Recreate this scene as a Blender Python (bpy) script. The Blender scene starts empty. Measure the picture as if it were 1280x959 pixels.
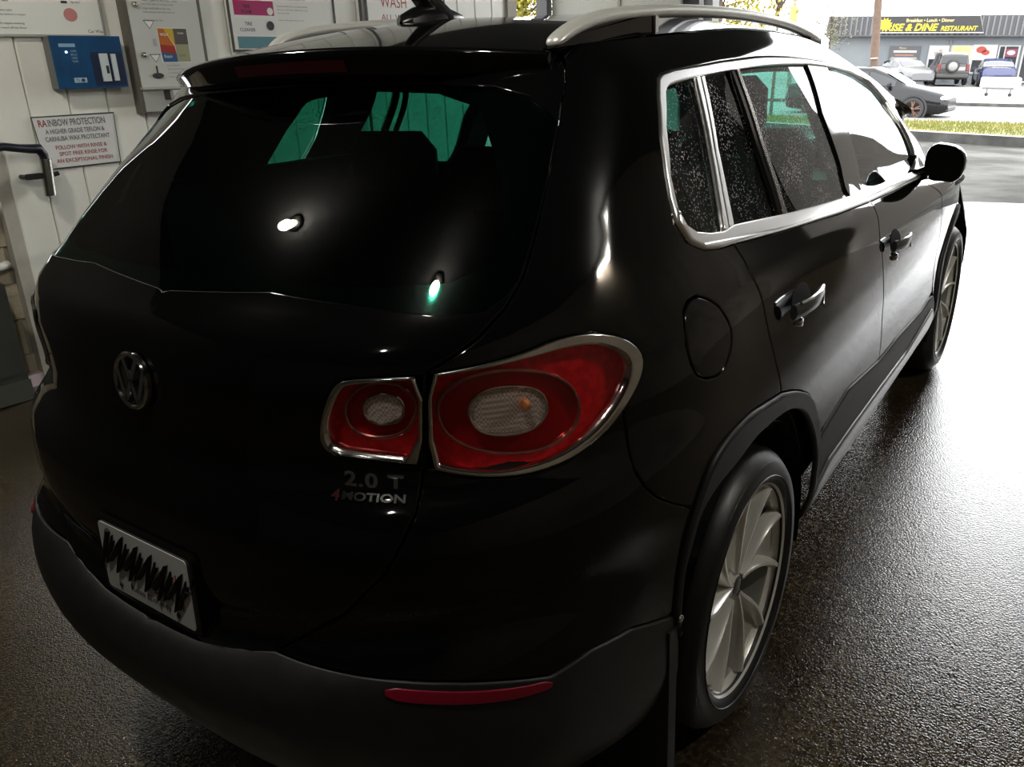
import bpy, bmesh, math, random
import numpy as np
from mathutils import Vector, Matrix
from mathutils.geometry import delaunay_2d_cdt
random.seed(7)
SC = bpy.context.scene
COL = SC.collection
PI = math.pi

# ---------------------------------------------------------------- camera, sky, exposure
TILT = 0.0425                      # the wash bay floor climbs 2.4 degrees towards the exit
CAM_LOC = (1.4359, -0.7531, 1.5653)
CAM_ROT = Matrix(((0.81607, -0.16939, 0.55257), (0.57652, 0.30576, -0.75772), (-0.0406, 0.93692, 0.34718)))
cd = bpy.data.cameras.new('camera')
cd.sensor_width = 36.0
cd.lens = 1030.1 / 1280 * 36.0
cd.clip_start = 0.05
cd.clip_end = 400
camera = bpy.data.objects.new('camera', cd)
camera.matrix_world = Matrix.Translation(CAM_LOC) @ CAM_ROT.to_4x4()
COL.objects.link(camera)
SC.camera = camera

w = bpy.data.worlds.new('overcast_sky')
SC.world = w
w.use_nodes = True
bg = w.node_tree.nodes['Background']
bg.inputs[0].default_value = (0.97, 0.985, 1.0, 1)
bg.inputs[1].default_value = 7.0
SC.view_settings.view_transform = 'Standard'
SC.view_settings.look = 'None'
SC.view_settings.gamma = 1
SC.view_settings.exposure = 0.0
SC.view_settings.use_curve_mapping = False
LAMP_E = 480.0

# ---------------------------------------------------------------- materials
MATS = {}
def mat(name, col=(.5, .5, .5), rough=.5, metal=0., spec=.5, coat=0., emit=None, estr=1., bump=None, noise=None, ior=1.5, coat_rough=.03):
    """procedural principled material; noise=(scale, other colour, low, high), bump=(scale, strength, distance)"""
    if name in MATS: return MATS[name]
    m = bpy.data.materials.new(name); m.use_nodes = True
    nt = m.node_tree; b = nt.nodes['Principled BSDF']
    b.inputs['Base Color'].default_value = (*col, 1)
    b.inputs['Roughness'].default_value = rough
    b.inputs['Metallic'].default_value = metal
    b.inputs['Specular IOR Level'].default_value = spec
    b.inputs['IOR'].default_value = ior
    b.inputs['Coat Weight'].default_value = coat
    b.inputs['Coat Roughness'].default_value = coat_rough
    if emit:
        b.inputs['Emission Color'].default_value = (*emit, 1); b.inputs['Emission Strength'].default_value = estr
    tc = nt.nodes.new('ShaderNodeTexCoord')
    if noise:
        n = nt.nodes.new('ShaderNodeTexNoise'); n.inputs['Scale'].default_value = noise[0]; n.inputs['Detail'].default_value = 6
        nt.links.new(tc.outputs['Object'], n.inputs['Vector'])
        r = nt.nodes.new('ShaderNodeMapRange'); r.inputs[1].default_value = noise[2]; r.inputs[2].default_value = noise[3]
        nt.links.new(n.outputs['Fac'], r.inputs[0])
        x = nt.nodes.new('ShaderNodeMixRGB'); x.inputs[1].default_value = (*col, 1); x.inputs[2].default_value = (*noise[1], 1)
        nt.links.new(r.outputs[0], x.inputs[0]); nt.links.new(x.outputs[0], b.inputs['Base Color'])
    if bump:
        n = nt.nodes.new('ShaderNodeTexNoise'); n.inputs['Scale'].default_value = bump[0]; n.inputs['Detail'].default_value = 4
        nt.links.new(tc.outputs['Object'], n.inputs['Vector'])
        u = nt.nodes.new('ShaderNodeBump'); u.inputs['Strength'].default_value = bump[1]; u.inputs['Distance'].default_value = bump[2]
        nt.links.new(n.outputs['Fac'], u.inputs['Height']); nt.links.new(u.outputs[0], b.inputs['Normal'])
    MATS[name] = m
    return m

def glass_mat(name, tint, spots=0., rough=0.0, refl=1.0):
    """thin pane: tinted transmission plus Fresnel reflection, optional water drops"""
    if name in MATS: return MATS[name]
    m = bpy.data.materials.new(name); m.use_nodes = True
    nt = m.node_tree; nt.nodes.clear()
    out = nt.nodes.new('ShaderNodeOutputMaterial')
    tr = nt.nodes.new('ShaderNodeBsdfTransparent'); tr.inputs[0].default_value = (*tint, 1)
    gl = nt.nodes.new('ShaderNodeBsdfGlossy'); gl.inputs['Roughness'].default_value = rough
    fr = nt.nodes.new('ShaderNodeFresnel'); fr.inputs[0].default_value = 1.5
    ge = nt.nodes.new('ShaderNodeNewGeometry'); io = nt.nodes.new('ShaderNodeMapRange'); io.inputs[3].default_value = 1.5; io.inputs[4].default_value = 1 / 1.5
    nt.links.new(ge.outputs['Backfacing'], io.inputs[0]); nt.links.new(io.outputs[0], fr.inputs[0])
    mul = nt.nodes.new('ShaderNodeMath'); mul.operation = 'MULTIPLY'; mul.inputs[1].default_value = refl
    nt.links.new(fr.outputs[0], mul.inputs[0])
    mx = nt.nodes.new('ShaderNodeMixShader')
    nt.links.new(mul.outputs[0], mx.inputs[0]); nt.links.new(tr.outputs[0], mx.inputs[1]); nt.links.new(gl.outputs[0], mx.inputs[2])
    last = mx
    if spots:
        tc = nt.nodes.new('ShaderNodeTexCoord')
        v = nt.nodes.new('ShaderNodeTexVoronoi'); v.inputs['Scale'].default_value = 150
        n = nt.nodes.new('ShaderNodeTexNoise'); n.inputs['Scale'].default_value = 9; n.inputs['Detail'].default_value = 5
        nt.links.new(tc.outputs['Object'], v.inputs['Vector']); nt.links.new(tc.outputs['Object'], n.inputs['Vector'])
        th = nt.nodes.new('ShaderNodeMapRange'); th.inputs[1].default_value = .35; th.inputs[2].default_value = .7; th.inputs[3].default_value = .12; th.inputs[4].default_value = .42
        nt.links.new(n.outputs['Fac'], th.inputs[0])
        lt = nt.nodes.new('ShaderNodeMath'); lt.operation = 'LESS_THAN'
        nt.links.new(v.outputs['Distance'], lt.inputs[0]); nt.links.new(th.outputs[0], lt.inputs[1])
        mu = nt.nodes.new('ShaderNodeMath'); mu.operation = 'MULTIPLY'; mu.inputs[1].default_value = spots
        nt.links.new(lt.outputs[0], mu.inputs[0])
        df = nt.nodes.new('ShaderNodeBsdfGlossy'); df.inputs[0].default_value = (.5, .5, .5, 1); df.inputs['Roughness'].default_value = .45
        m2 = nt.nodes.new('ShaderNodeMixShader')
        nt.links.new(mu.outputs[0], m2.inputs[0]); nt.links.new(mx.outputs[0], m2.inputs[1]); nt.links.new(df.outputs[0], m2.inputs[2])
        last = m2
    nt.links.new(last.outputs[0], out.inputs[0])
    MATS[name] = m
    return m

# ---------------------------------------------------------------- object helpers
def mk(name, verts, faces, m, parent=None, smooth=False, normals=None, kind=None):
    me = bpy.data.meshes.new(name)
    me.from_pydata([tuple(map(float, v)) for v in verts], [], [tuple(map(int, f)) for f in faces])
    if m is not None: me.materials.append(m)
    if smooth: me.polygons.foreach_set('use_smooth', [True] * len(me.polygons))
    me.update()
    if normals is not None:
        me.normals_split_custom_set_from_vertices([tuple(map(float, n)) for n in normals])
    o = bpy.data.objects.new(name, me); COL.objects.link(o)
    if parent is not None: o.parent = parent
    if kind: o['kind'] = kind
    return o
def tag(o, label, cat, group=None):
    o['label'] = label; o['category'] = cat
    if group: o['group'] = group
    return o
def thing(name, label, cat, loc=(0, 0, 0), rotz=0., group=None):
    o = bpy.data.objects.new(name, None); COL.objects.link(o)
    o.empty_display_size = .1
    o.location = loc; o.rotation_euler = (0, 0, rotz)
    return tag(o, label, cat, group)
def struct(name, verts, faces, m, smooth=False):
    return mk(name, verts, faces, m, None, smooth, kind='structure')
class MB:
    """collects simple solids and links them as ONE mesh"""
    def __init__(s): s.v = []; s.f = []
    def add(s, v, f):
        n = len(s.v); s.v += [tuple(p) for p in v]; s.f += [tuple(i + n for i in q) for q in f]; return s
    def box(s, c, d, R=None, bev=0.):
        x, y, z = d[0] / 2, d[1] / 2, d[2] / 2
        if bev:
            b = min(bev, x * .9, y * .9, z * .9)
            v = []
            for sx in (-1, 1):
                for sy in (-1, 1):
                    for sz in (-1, 1):
                        v += [(sx * x, sy * (y - b), sz * (z - b)), (sx * (x - b), sy * y, sz * (z - b)), (sx * (x - b), sy * (y - b), sz * z)]
            ix = lambda sx, sy, sz, k: 3 * ((sx > 0) * 4 + (sy > 0) * 2 + (sz > 0)) + k
            f = []
            for q in (-1, 1):
                f.append([ix(q, -1, -1, 0), ix(q, 1, -1, 0), ix(q, 1, 1, 0), ix(q, -1, 1, 0)][::q])
                f.append([ix(-1, q, -1, 1), ix(-1, q, 1, 1), ix(1, q, 1, 1), ix(1, q, -1, 1)][::q])
                f.append([ix(-1, -1, q, 2), ix(1, -1, q, 2), ix(1, 1, q, 2), ix(-1, 1, q, 2)][::q])
                for r in (-1, 1):
                    f.append([ix(q, r, -1, 0), ix(q, r, -1, 1), ix(q, r, 1, 1), ix(q, r, 1, 0)][::-q * r])
                    f.append([ix(q, -1, r, 0), ix(q, -1, r, 2), ix(q, 1, r, 2), ix(q, 1, r, 0)][::q * r])
                    f.append([ix(-1, q, r, 1), ix(-1, q, r, 2), ix(1, q, r, 2), ix(1, q, r, 1)][::-q * r])
            for sx in (-1, 1):
                for sy in (-1, 1):
                    for sz in (-1, 1):
                        f.append([ix(sx, sy, sz, 0), ix(sx, sy, sz, 1), ix(sx, sy, sz, 2)][::sx * sy * sz])
        else:
            v = [(-x, -y, -z), (x, -y, -z), (x, y, -z), (-x, y, -z), (-x, -y, z), (x, -y, z), (x, y, z), (-x, y, z)]
            f = [(0, 3, 2, 1), (4, 5, 6, 7), (0, 1, 5, 4), (1, 2, 6, 5), (2, 3, 7, 6), (3, 0, 4, 7)]
        if R is not None: v = [tuple(R @ Vector(p)) for p in v]
        return s.add([(p[0] + c[0], p[1] + c[1], p[2] + c[2]) for p in v], f)
    def tube(s, pts, r, n=8, closed=False, cap=True, up=None):
        pts = [Vector(p) for p in pts]; N = len(pts)
        rr = r if isinstance(r, (list, tuple)) else [r] * N
        v = []
        prev = None
        for i, p in enumerate(pts):
            a = pts[(i - 1) % N] if (closed or i > 0) else p
            b = pts[(i + 1) % N] if (closed or i < N - 1) else p
            t = (b - a).normalized()
            if prev is None:
                u = t.orthogonal().normalized()
            else:
                u = (prev - t * prev.dot(t)).normalized()
            prev = u; q = t.cross(u)
            for k in range(n):
                an = 2 * PI * k / n
                v.append(p + (u * math.cos(an) + q * math.sin(an)) * rr[i])
        f = []
        for i in range(N if closed else N - 1):
            j = (i + 1) % N
            for k in range(n):
                l = (k + 1) % n
                f.append((i * n + k, i * n + l, j * n + l, j * n + k))
        if cap and not closed:
            f.append(tuple(range(n))[::-1]); f.append(tuple((N - 1) * n + k for k in range(n)))
        return s.add(v, f)
    def cyl(s, a, b, r, n=16, r2=None):
        return s.tube([a, b], [r, r if r2 is None else r2], n)
    def prism(s, poly, h0, h1, fn=None):
        """poly (u,v) extruded between h0 and h1; fn(u,v,h) -> point"""
        fn = fn or (lambda u, v, h: (u, v, h))
        n = len(poly)
        ar = sum(poly[i][0] * poly[(i + 1) % n][1] - poly[(i + 1) % n][0] * poly[i][1] for i in range(n))
        if ar < 0: poly = poly[::-1]
        v = [fn(u, w, h0) for u, w in poly] + [fn(u, w, h1) for u, w in poly]
        f = [tuple(range(n))[::-1], tuple(range(n, 2 * n))]
        for i in range(n):
            j = (i + 1) % n; f.append((i, j, n + j, n + i))
        return s.add(v, f)
    def lathe(s, prof, n=32, fn=None, closed=False):
        """prof [(r,h)] revolved; fn maps (x,y,h)"""
        fn = fn or (lambda x, y, h: (x, y, h)); m = len(prof); v = []
        for k in range(n):
            a = 2 * PI * k / n
            for r, h in prof: v.append(fn(r * math.cos(a), r * math.sin(a), h))
        f = []
        for k in range(n):
            l = (k + 1) % n
            for i in range(m if closed else m - 1):
                j = (i + 1) % m
                f.append((k * m + i, l * m + i, l * m + j, k * m + j))
        return s.add(v, f)
    def build(s, name, m, parent=None, smooth=False, kind=None):
        o = mk(name, s.v, s.f, m, parent, False, kind=kind)
        if smooth:
            o.data.polygons.foreach_set('use_smooth', [True] * len(o.data.polygons))
            try: o.data.set_sharp_from_angle(angle=math.radians(40))
            except Exception: pass
        return o
FONT_CACHE = {}
def text_verts(txt, bold=0.0, shear=0., spacing=1.0):
    """flat triangulated lettering: list of (u,v) and faces; height about 0.7 per unit"""
    key = (txt, bold, shear, spacing)
    if key not in FONT_CACHE:
        cu = bpy.data.curves.new('t', 'FONT'); cu.body = txt; cu.align_x = 'LEFT'; cu.offset = bold; cu.shear = shear
        cu.space_character = spacing; cu.resolution_u = 3; cu.fill_mode = 'FRONT'
        ob = bpy.data.objects.new('t', cu); COL.objects.link(ob)
        dg = bpy.context.evaluated_depsgraph_get()
        me = ob.evaluated_get(dg).to_mesh()
        vs = [(v.co.x, v.co.y) for v in me.vertices]; fs = [tuple(p.vertices) for p in me.polygons]
        ob.evaluated_get(dg).to_mesh_clear()
        bpy.data.objects.remove(ob); bpy.data.curves.remove(cu)
        FONT_CACHE[key] = (vs, fs)
    return FONT_CACHE[key]
def text_obj(name, txt, m, parent, fn, width=None, height=None, thick=0., anchor=(0, 0), kind=None, **kw):
    """lettering fitted into width x height, mapped by fn(u, v, h)"""
    vs, fs = text_verts(txt, **kw)
    if not vs: return None
    us = [v[0] for v in vs]; ws = [v[1] for v in vs]
    u0, u1, w0, w1 = min(us), max(us), min(ws), max(ws)
    sx = width / (u1 - u0) if width else None; sy = height / (w1 - w0) if height else None
    sx = sx or sy; sy = sy or sx
    P0 = [((u - u0) * sx + anchor[0], (v - w0) * sy + anchor[1]) for u, v in vs]
    V = [fn(u, v, thick) for u, v in P0]; F = list(fs)
    if thick:
        n = len(V); V += [fn(u, v, 0.) for u, v in P0]
        cnt = {}
        for f in fs:
            for i in range(len(f)):
                e = (f[i], f[(i + 1) % len(f)]); cnt[e] = 1
        for (a, b) in cnt:
            if (b, a) not in cnt: F.append((b, a, n + a, n + b))
    return mk(name, V, F, m, parent, kind=kind)
# ---------------------------------------------------------------- the wash bay
def bayz(y): return y * math.tan(TILT)
def floor_mat():
    m = bpy.data.materials.new('wet_concrete'); m.use_nodes = True
    nt = m.node_tree; b = nt.nodes['Principled BSDF']; L = nt.links.new
    tc = nt.nodes.new('ShaderNodeTexCoord')
    def noise(s, d=5, dist=0.):
        n = nt.nodes.new('ShaderNodeTexNoise'); n.inputs['Scale'].default_value = s; n.inputs['Detail'].default_value = d
        n.inputs['Distortion'].default_value = dist
        L(tc.outputs['Object'], n.inputs['Vector']); return n
    n1 = noise(1.6); n2 = noise(70, 3)
    r = nt.nodes.new('ShaderNodeValToRGB'); e = r.color_ramp.elements
    e[0].position = .35; e[0].color = (.05, .037, .021, 1); e[1].position = .68; e[1].color = (.088, .067, .039, 1)
    L(n1.outputs['Fac'], r.inputs[0])
    r2 = nt.nodes.new('ShaderNodeValToRGB'); e = r2.color_ramp.elements
    e[0].position = .38; e[0].color = (.35, .35, .35, 1); e[1].position = .62; e[1].color = (1.25, 1.2, 1.1, 1)
    L(n2.outputs['Fac'], r2.inputs[0])
    mx = nt.nodes.new('ShaderNodeMixRGB'); mx.blend_type = 'MULTIPLY'; mx.inputs[0].default_value = .9
    L(r.outputs[0], mx.inputs[1]); L(r2.outputs[0], mx.inputs[2]); L(mx.outputs[0], b.inputs['Base Color'])
    n3 = noise(3.0, 3)
    rr = nt.nodes.new('ShaderNodeMapRange'); rr.inputs[1].default_value = .35; rr.inputs[2].default_value = .65
    rr.inputs[3].default_value = .06; rr.inputs[4].default_value = .13
    L(n3.outputs['Fac'], rr.inputs[0]); L(rr.outputs[0], b.inputs['Roughness'])
    b.inputs['Specular IOR Level'].default_value = 1.0; b.inputs['Coat Weight'].default_value = .7; b.inputs['Coat Roughness'].default_value = .07
    n4 = noise(170, 2); bu = nt.nodes.new('ShaderNodeBump'); bu.inputs['Strength'].default_value = .8; bu.inputs['Distance'].default_value = .0022
    L(n4.outputs['Fac'], bu.inputs['Height']); L(bu.outputs[0], b.inputs['Normal']); L(bu.outputs[0], b.inputs['Coat Normal'])
    return m
FLOOR = floor_mat()
def slope_quad(x0, x1, y0, y1, dz=0.):
    return [(x0, y0, bayz(y0) + dz), (x1, y0, bayz(y0) + dz), (x1, y1, bayz(y1) + dz), (x0, y1, bayz(y1) + dz)], [(0, 1, 2, 3)]
struct('floor', *slope_quad(-6.0, 3.6, -6.2, 7.4), FLOOR)

white_wall = mat('white_metal_panel', (.86, .87, .80), .45, noise=(2.2, (.72, .72, .63), .45, .8), bump=(9, .05, .01))
dark_wall = mat('dim_block', (.03, .027, .022), .8)
block_m = mat('beige_block', (.5, .44, .33), .85, noise=(5, (.36, .3, .21), .4, .7), bump=(45, .5, .01))
trim_m = mat('trim_cream', (.50, .48, .42), .6, noise=(6, (.36, .34, .28), .45, .8))
steel = mat('brushed_steel', (.55, .54, .5), .25, 1.)
black_m = mat('black_rubber', (.012, .012, .013), .45)
TH = math.radians(4)
WD = Vector((math.sin(TH), math.cos(TH), 0)); WN = Vector((math.cos(TH), -math.sin(TH), 0)); WO = Vector((-3.4, 0, 0))
def wp(t, z, h=0.): return tuple(WO + WD * t + WN * h + Vector((0, 0, z)))
wall = struct('wall_left', *MB().prism([(1.31, -.1), (5.53, -.1), (5.53, 3.4), (1.31, 3.4)], -.25, -.012, wp).__dict__.values(), mat('wall_core', (.5, .49, .44), .7))
# ribbed metal cladding: every strip is its own piece
strip_w = .211
base_strip = None
for i in range(20):
    t0 = 1.31 + i * strip_w
    mb = MB()
    a, b_ = t0 + .003, t0 + strip_w - .003
    prof = [(a, -.012), (a, -.002), (a + .006, .004), (b_ - .006, .004), (b_, -.002), (b_, -.012)]
    if base_strip is None:
        base_strip = mb.prism([(q[0] - t0, q[1]) for q in prof], -.05, 3.4, lambda u, h, z: wp(u, z, h)).build('wall_panel', white_wall, wall)
        o = base_strip
    else:
        o = base_strip.copy(); COL.objects.link(o)
    o.location = WD * t0
mb = MB().prism([(1.268, -.05), (1.335, -.05), (1.335, 3.4), (1.268, 3.4)], -.24, .018, wp)
mb.build('trim_1', trim_m, None, kind='structure')
mb = MB().prism([(5.5, 0.), (5.62, 0.), (5.62, 3.4), (5.5, 3.4)], -.2, .03, wp)
mb.build('trim_2', mat('trim_grey', (.33, .3, .25), .6), None, kind='structure')
# low block wall beyond the entrance corner
low = struct('wall_entrance', *MB().prism([(.2, -.4), (1.265, -.4), (1.265, 1.03), (.2, 1.03)], -.42, -.055, wp).__dict__.values(), mat('mortar', (.3, .28, .23), .9))
cnt = 0
for r_ in range(5):
    for c_ in range(3):
        t0 = .25 + c_ * .4 - (.2 if r_ % 2 else 0); t1 = min(t0 + .392, 1.266); t0 = max(t0, .2)
        z0 = .03 + r_ * .2
        MB().prism([(t0, z0), (t1, z0), (t1, z0 + .192), (t0, z0 + .192)], -.055, -.045 + .004 * ((r_ + c_) % 2), wp).build('block', block_m, low)
o = struct('wall_rear_left', *MB().prism([(-7, -.7), (.2, -.7), (.2, 1.0), (1.05, 1.0), (1.05, 1.3), (1.24, 1.3), (1.24, 3.4), (-7, 3.4)], -.42, -.2, wp).__dict__.values(), dark_wall)
struct('wall_right', *MB().box((3.55, .4, 1.45), (.3, 13.2, 4.2)).__dict__.values(), mat('right_wall', (.16, .125, .09), .8, noise=(1.5, (.09, .07, .05), .4, .7)))
struct('wall_back', *MB().box((-.4, -6.2, 1.5), (8.2, .2, 4.2)).__dict__.values(), dark_wall)
struct('ceiling', *MB().box((-.25, .5, 3.5), (8.0, 13.4, .16)).__dict__.values(), mat('ceiling_dim', (.022, .022, .021), .8))

# ceiling lamps: bulkhead globes whose reflections dot the glass
lamp_glass = mat('lamp_glass', (1, .97, .9), .3, emit=(1, .95, .85), estr=LAMP_E)
lamp_weak = mat('lamp_glass_weak', (1, .97, .9), .3, emit=(1, .95, .85), estr=LAMP_E * .1)
for k, (x, y, lab) in enumerate([(-1.93, -.12, 'round bulkhead lamp on the bay ceiling left of the black car'),
                                 (.54, -.62, 'round bulkhead lamp on the bay ceiling above the right rear of the black car'),
                                 (.58, -2.2, 'round bulkhead lamp on the bay ceiling furthest back behind the car')]):
    t = thing('ceiling_lamp', lab, 'lamp', (x, y, 3.42), 0, 'ceiling lamps of the wash bay')
    MB().lathe([(.001, 0), (.1, 0), (.1, -.03), (.075, -.05), (.001, -.05)], 20).build('base', steel, t, True)
    MB().lathe([(.001, -.19), (.03, -.183), (.055, -.16), (.066, -.125), (.06, -.09), (.045, -.05)], 20).build('globe', lamp_glass if k < 2 else lamp_weak, t, True)
    MB().tube([(.075 * math.cos(a), .075 * math.sin(a), -.12) for a in np.linspace(0, 2 * PI, 20)[:-1]], .004, 5, True).build('guard_ring', steel, t, True)

t = thing('tube_lamp', 'short fluorescent tube lamp high on the right wall beside the car', 'lamp', (3.33, 2.1, 3.2))
MB().box((.03, 0, .05), (.06, .56, .07), None, .01).build('housing', trim_m, t)
MB().tube([(-.02, -.22, 0), (-.02, .22, 0)], .016, 10).build('tube', mat('tube_glow', (1, 1, 1), .3, emit=(1, .98, .9), estr=600.), t, True)
for y in (-.24, .24): MB().box((-.005, y, .01), (.05, .03, .06)).build('end_cap', trim_m, t)

# ---------------------------------------------------------------- notices and boxes on the left wall
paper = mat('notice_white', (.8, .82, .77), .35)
paper2 = mat('notice_greyish', (.76, .77, .76), .35)  # slightly greyer white than the other notices
ink = mat('ink_black', (.03, .03, .035), .6)
ink_grey = mat('ink_grey', (.16, .17, .17), .6)
ink_red = mat('ink_red', (.33, .05, .05), .6)
frame_m = mat('frame_dark', (.05, .05, .045), .5)
alu = mat('aluminium_frame', (.5, .5, .47), .35, .9)
def wfn(t0, z0, h=0.):
    return lambda u, v, k: wp(t0 + u, z0 + v, h + k)
def panel_box(name, m, par, t0, t1, z0, z1, h0, h1):
    return MB().prism([(t0, z0), (t1, z0), (t1, z1), (t0, z1)], h0, h1, wp).build(name, m, par)
def frame_rails(par, t0, t1, z0, z1, h0, h1, wd, m):
    for a in ((t0, t1, z1 - wd, z1), (t0, t1, z0, z0 + wd), (t0, t0 + wd, z0 + wd, z1 - wd), (t1 - wd, t1, z0 + wd, z1 - wd)):
        panel_box('frame_rail', m, par, a[0], a[1], a[2], a[3], h0, h1)
def wroot(name, label, cat, t, z, group=None):
    return thing(name, label, cat, (0, 0, 0), 0, group)
def flat(name, m, par, poly, h): return mk(name, [wp(u, v, h) for u, v in poly], [tuple(range(len(poly)))[::-1] if sum(poly[i][0] * poly[(i + 1) % len(poly)][1] - poly[(i + 1) % len(poly)][0] * poly[i][1] for i in range(len(poly))) < 0 else tuple(range(len(poly)))], m, par)
def rect(t0, t1, z0, z1): return [(t0, z0), (t1, z0), (t1, z1), (t0, z1)]
rng = random.Random(3)
def text_lines(par, t0, t1, z1, rows, dz, m, h, size):
    """rows of small printed words, one mesh of lettering per row"""
    for k, txt in enumerate(rows):
        if txt: text_obj('printed_line', txt, m, par, wfn(t0, z1 - k * dz, h), width=min(t1 - t0, len(txt) * size * .62), height=size)

# large instruction board at the top left
n = wroot('instruction_board', 'white instruction board with a pink round seal above the blue payment box', 'sign', 1.7, 2.1, 'notices on the bay wall')
panel_box('board', paper, n, 1.33, 2.0, 1.872, 2.36, .006, .022)
frame_rails(n, 1.33, 2.0, 1.868, 2.364, .02, .028, .012, alu)
text_lines(n, 1.36, 1.72, 2.03, ['press any button to start', '', 'remember to add more coins', 'the timer will beep before it stops', '', 'no buckets or oily engine washing', 'please keep the wand off the floor'], .021, ink, .0235, .011)
flat('ink_block', ink, n, rect(1.79, 1.823, 2.033, 2.045), .0235)
text_obj('printed_line', 'Big Wash', ink, n, wfn(1.845, 2.033, .0235), height=.011)
flat('round_seal', mat('seal_pink', (.55, .22, .2), .5), n, [(1.828 + .036 * math.cos(a), 1.978 + .033 * math.sin(a)) for a in np.linspace(0, 2 * PI, 25)[:-1]], .0235)
text_obj('printed_line', 'Car Wash', ink, n, wfn(1.905, 1.89, .0235), height=.016)
# payment box
n = wroot('payment_box', 'blue coin and card payment box under the instruction board', 'payment box', 1.85, 1.74)
blue = mat('box_blue', (.004, .075, .2), .3, noise=(8, (.003, .045, .13), .4, .7))
panel_box('housing', mat('box_side', (.16, .16, .15), .5), n, 1.66, 2.035, 1.61, 1.868, .005, .085)
panel_box('face_plate', blue, n, 1.658, 2.037, 1.608, 1.87, .084, .092)
panel_box('label_strip', mat('label_blue', (.25, .45, .62), .4), n, 1.7, 1.785, 1.815, 1.832, .0925, .094)
text_lines(n, 1.755, 1.81, 1.79, ['COINS', 'BILLS', 'CARDS', 'TOKEN'], .017, mat('label_pale', (.4, .55, .65), .4), .0935, .010)
panel_box('coin_plate', mat('label_pale', (.4, .55, .65), .4), n, 1.745, 1.812, 1.637, 1.662, .0925, .096)
MB().lathe([(.001, .004), (.009, .004), (.009, 0)], 16, lambda x, y, h: wp(1.79 + x, 1.6495 + y, .0955 + h)).build('coin_button', blue, n)
text_obj('printed_line', '75', blue, n, wfn(1.752, 1.642, .097), height=.014)
MB().lathe([(.001, .004), (.006, .004), (.006, 0)], 12, lambda x, y, h: wp(1.732 + x, 1.79 + y, .093 + h)).build('indicator', mat('led_white', (.9, .95, 1), .3, emit=(.8, .95, 1), estr=2.), n)
panel_box('reader_recess', mat('reader_dark', (.01, .02, .06), .35), n, 1.86, 2.03, 1.62, 1.79, .0925, .0945)
panel_box('slot_plate', mat('slot_white', (.6, .68, .7), .3), n, 1.9, 1.945, 1.64, 1.782, .0945, .104)
panel_box('slot_plate', mat('slot_white', (.6, .68, .7), .3), n, 1.965, 1.99, 1.642, 1.78, .0945, .104)
panel_box('coin_slot', ink, n, 1.925, 1.94, 1.68, 1.72, .1035, .1055)
# rainbow protection sign
n = wroot('wax_sign', 'white sign with dark and red lettering reading RAINBOW PROTECTION', 'sign', 1.73, 1.33, 'notices on the bay wall')
TL, TR, BR, BL = (1.513, 1.474), (1.957, 1.475), (1.945, 1.207), (1.535, 1.203)
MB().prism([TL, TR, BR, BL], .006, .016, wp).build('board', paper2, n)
MB().tube([wp(*q, .016) for q in (TL, TR, BR, BL)], .0045, 4, True).build('frame', frame_m, n)
def sgn(u, v, k): return wp(1.527 + u + .03 * (v / .27 - .5) * -.6, 1.207 + v, .0172 + k)
off = lambda du, dv: (lambda u, v, k: sgn(u + du, v + dv, k))
text_obj('printed_line', 'RA', ink_red, n, off(.02, .215), width=.045, height=.036, bold=.02)
text_obj('printed_line', 'INBOW PROTECTION', ink_grey, n, off(.07, .215), width=.31, height=.036, bold=.02)
text_obj('printed_line', 'A HIGHER GRADE TEFLON &', ink_grey, n, off(.045, .176), width=.32, height=.025, bold=.02)
text_obj('printed_line', 'CARNUBA WAX PROTECTANT', ink_grey, n, off(.035, .138), width=.35, height=.025, bold=.02)
text_obj('printed_line', 'FOLLOW WITH RINSE &', ink_red, n, off(.075, .094), width=.28, height=.021, bold=.015)
text_obj('printed_line', 'SPOT FREE RINSE FOR', ink_red, n, off(.085, .06), width=.265, height=.021, bold=.015)
text_obj('printed_line', 'AN EXCEPTIONAL FINISH', ink_red, n, off(.06, .024), width=.31, height=.021, bold=.015)
# tall vending cabinet
n = wroot('vending_cabinet', 'tall grey selection cabinet with arrows and a colourful card between two white notices', 'cabinet', 2.3, 1.8)
cab_m = mat('cabinet_grey', (.44, .45, .42), .4, noise=(4, (.36, .37, .34), .4, .7))
panel_box('housing', mat('cabinet_side', (.13, .12, .1), .6), n, 2.10, 2.575, 1.462, 2.42, .005, .07)
panel_box('front_plate', mat('cabinet_face', (.58, .6, .57), .35), n, 2.125, 2.55, 1.60, 2.40, .07, .078)
panel_box('lower_plate', cab_m, n, 2.125, 2.55, 1.468, 1.588, .07, .076)
panel_box('shelf_lip', cab_m, n, 2.115, 2.56, 1.588, 1.602, .07, .1)
MB().prism([(2.29, 1.52), (2.37, 1.52), (2.375, 1.582), (2.285, 1.582)], .076, .115, wp).build('ticket_cup', mat('cup_pale', (.55, .56, .54), .3), n)
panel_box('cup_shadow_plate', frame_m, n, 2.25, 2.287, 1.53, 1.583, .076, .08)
text_lines(n, 2.21, 2.44, 2.075, ['Selections and prices on this board', 'insert coins or bills for credit', 'turn the dial to change wash', 'rinse well before the wax', 'stop pauses and time runs on', '', 'Remote start for', 'tokens'], .0205, ink_grey, .0795, .011)
def tri(cx, cz, s):
    a = [(cx - s, cz + s * .6), (cx + s, cz + s * .6), (cx, cz - s * .7)]
    flat('arrow_outline', ink, n, a, .0792); flat('arrow', paper, n, [(cx + (x - cx) * .8, cz + (z - cz) * .8) for x, z in a], .0798)
tri(2.232, 1.935, .035); tri(2.235, 1.757, .035)
flat('bottle_print', mat('print_grey', (.42, .43, .44), .5), n, rect(2.235, 2.258, 1.82, 1.86), .0795)
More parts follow.
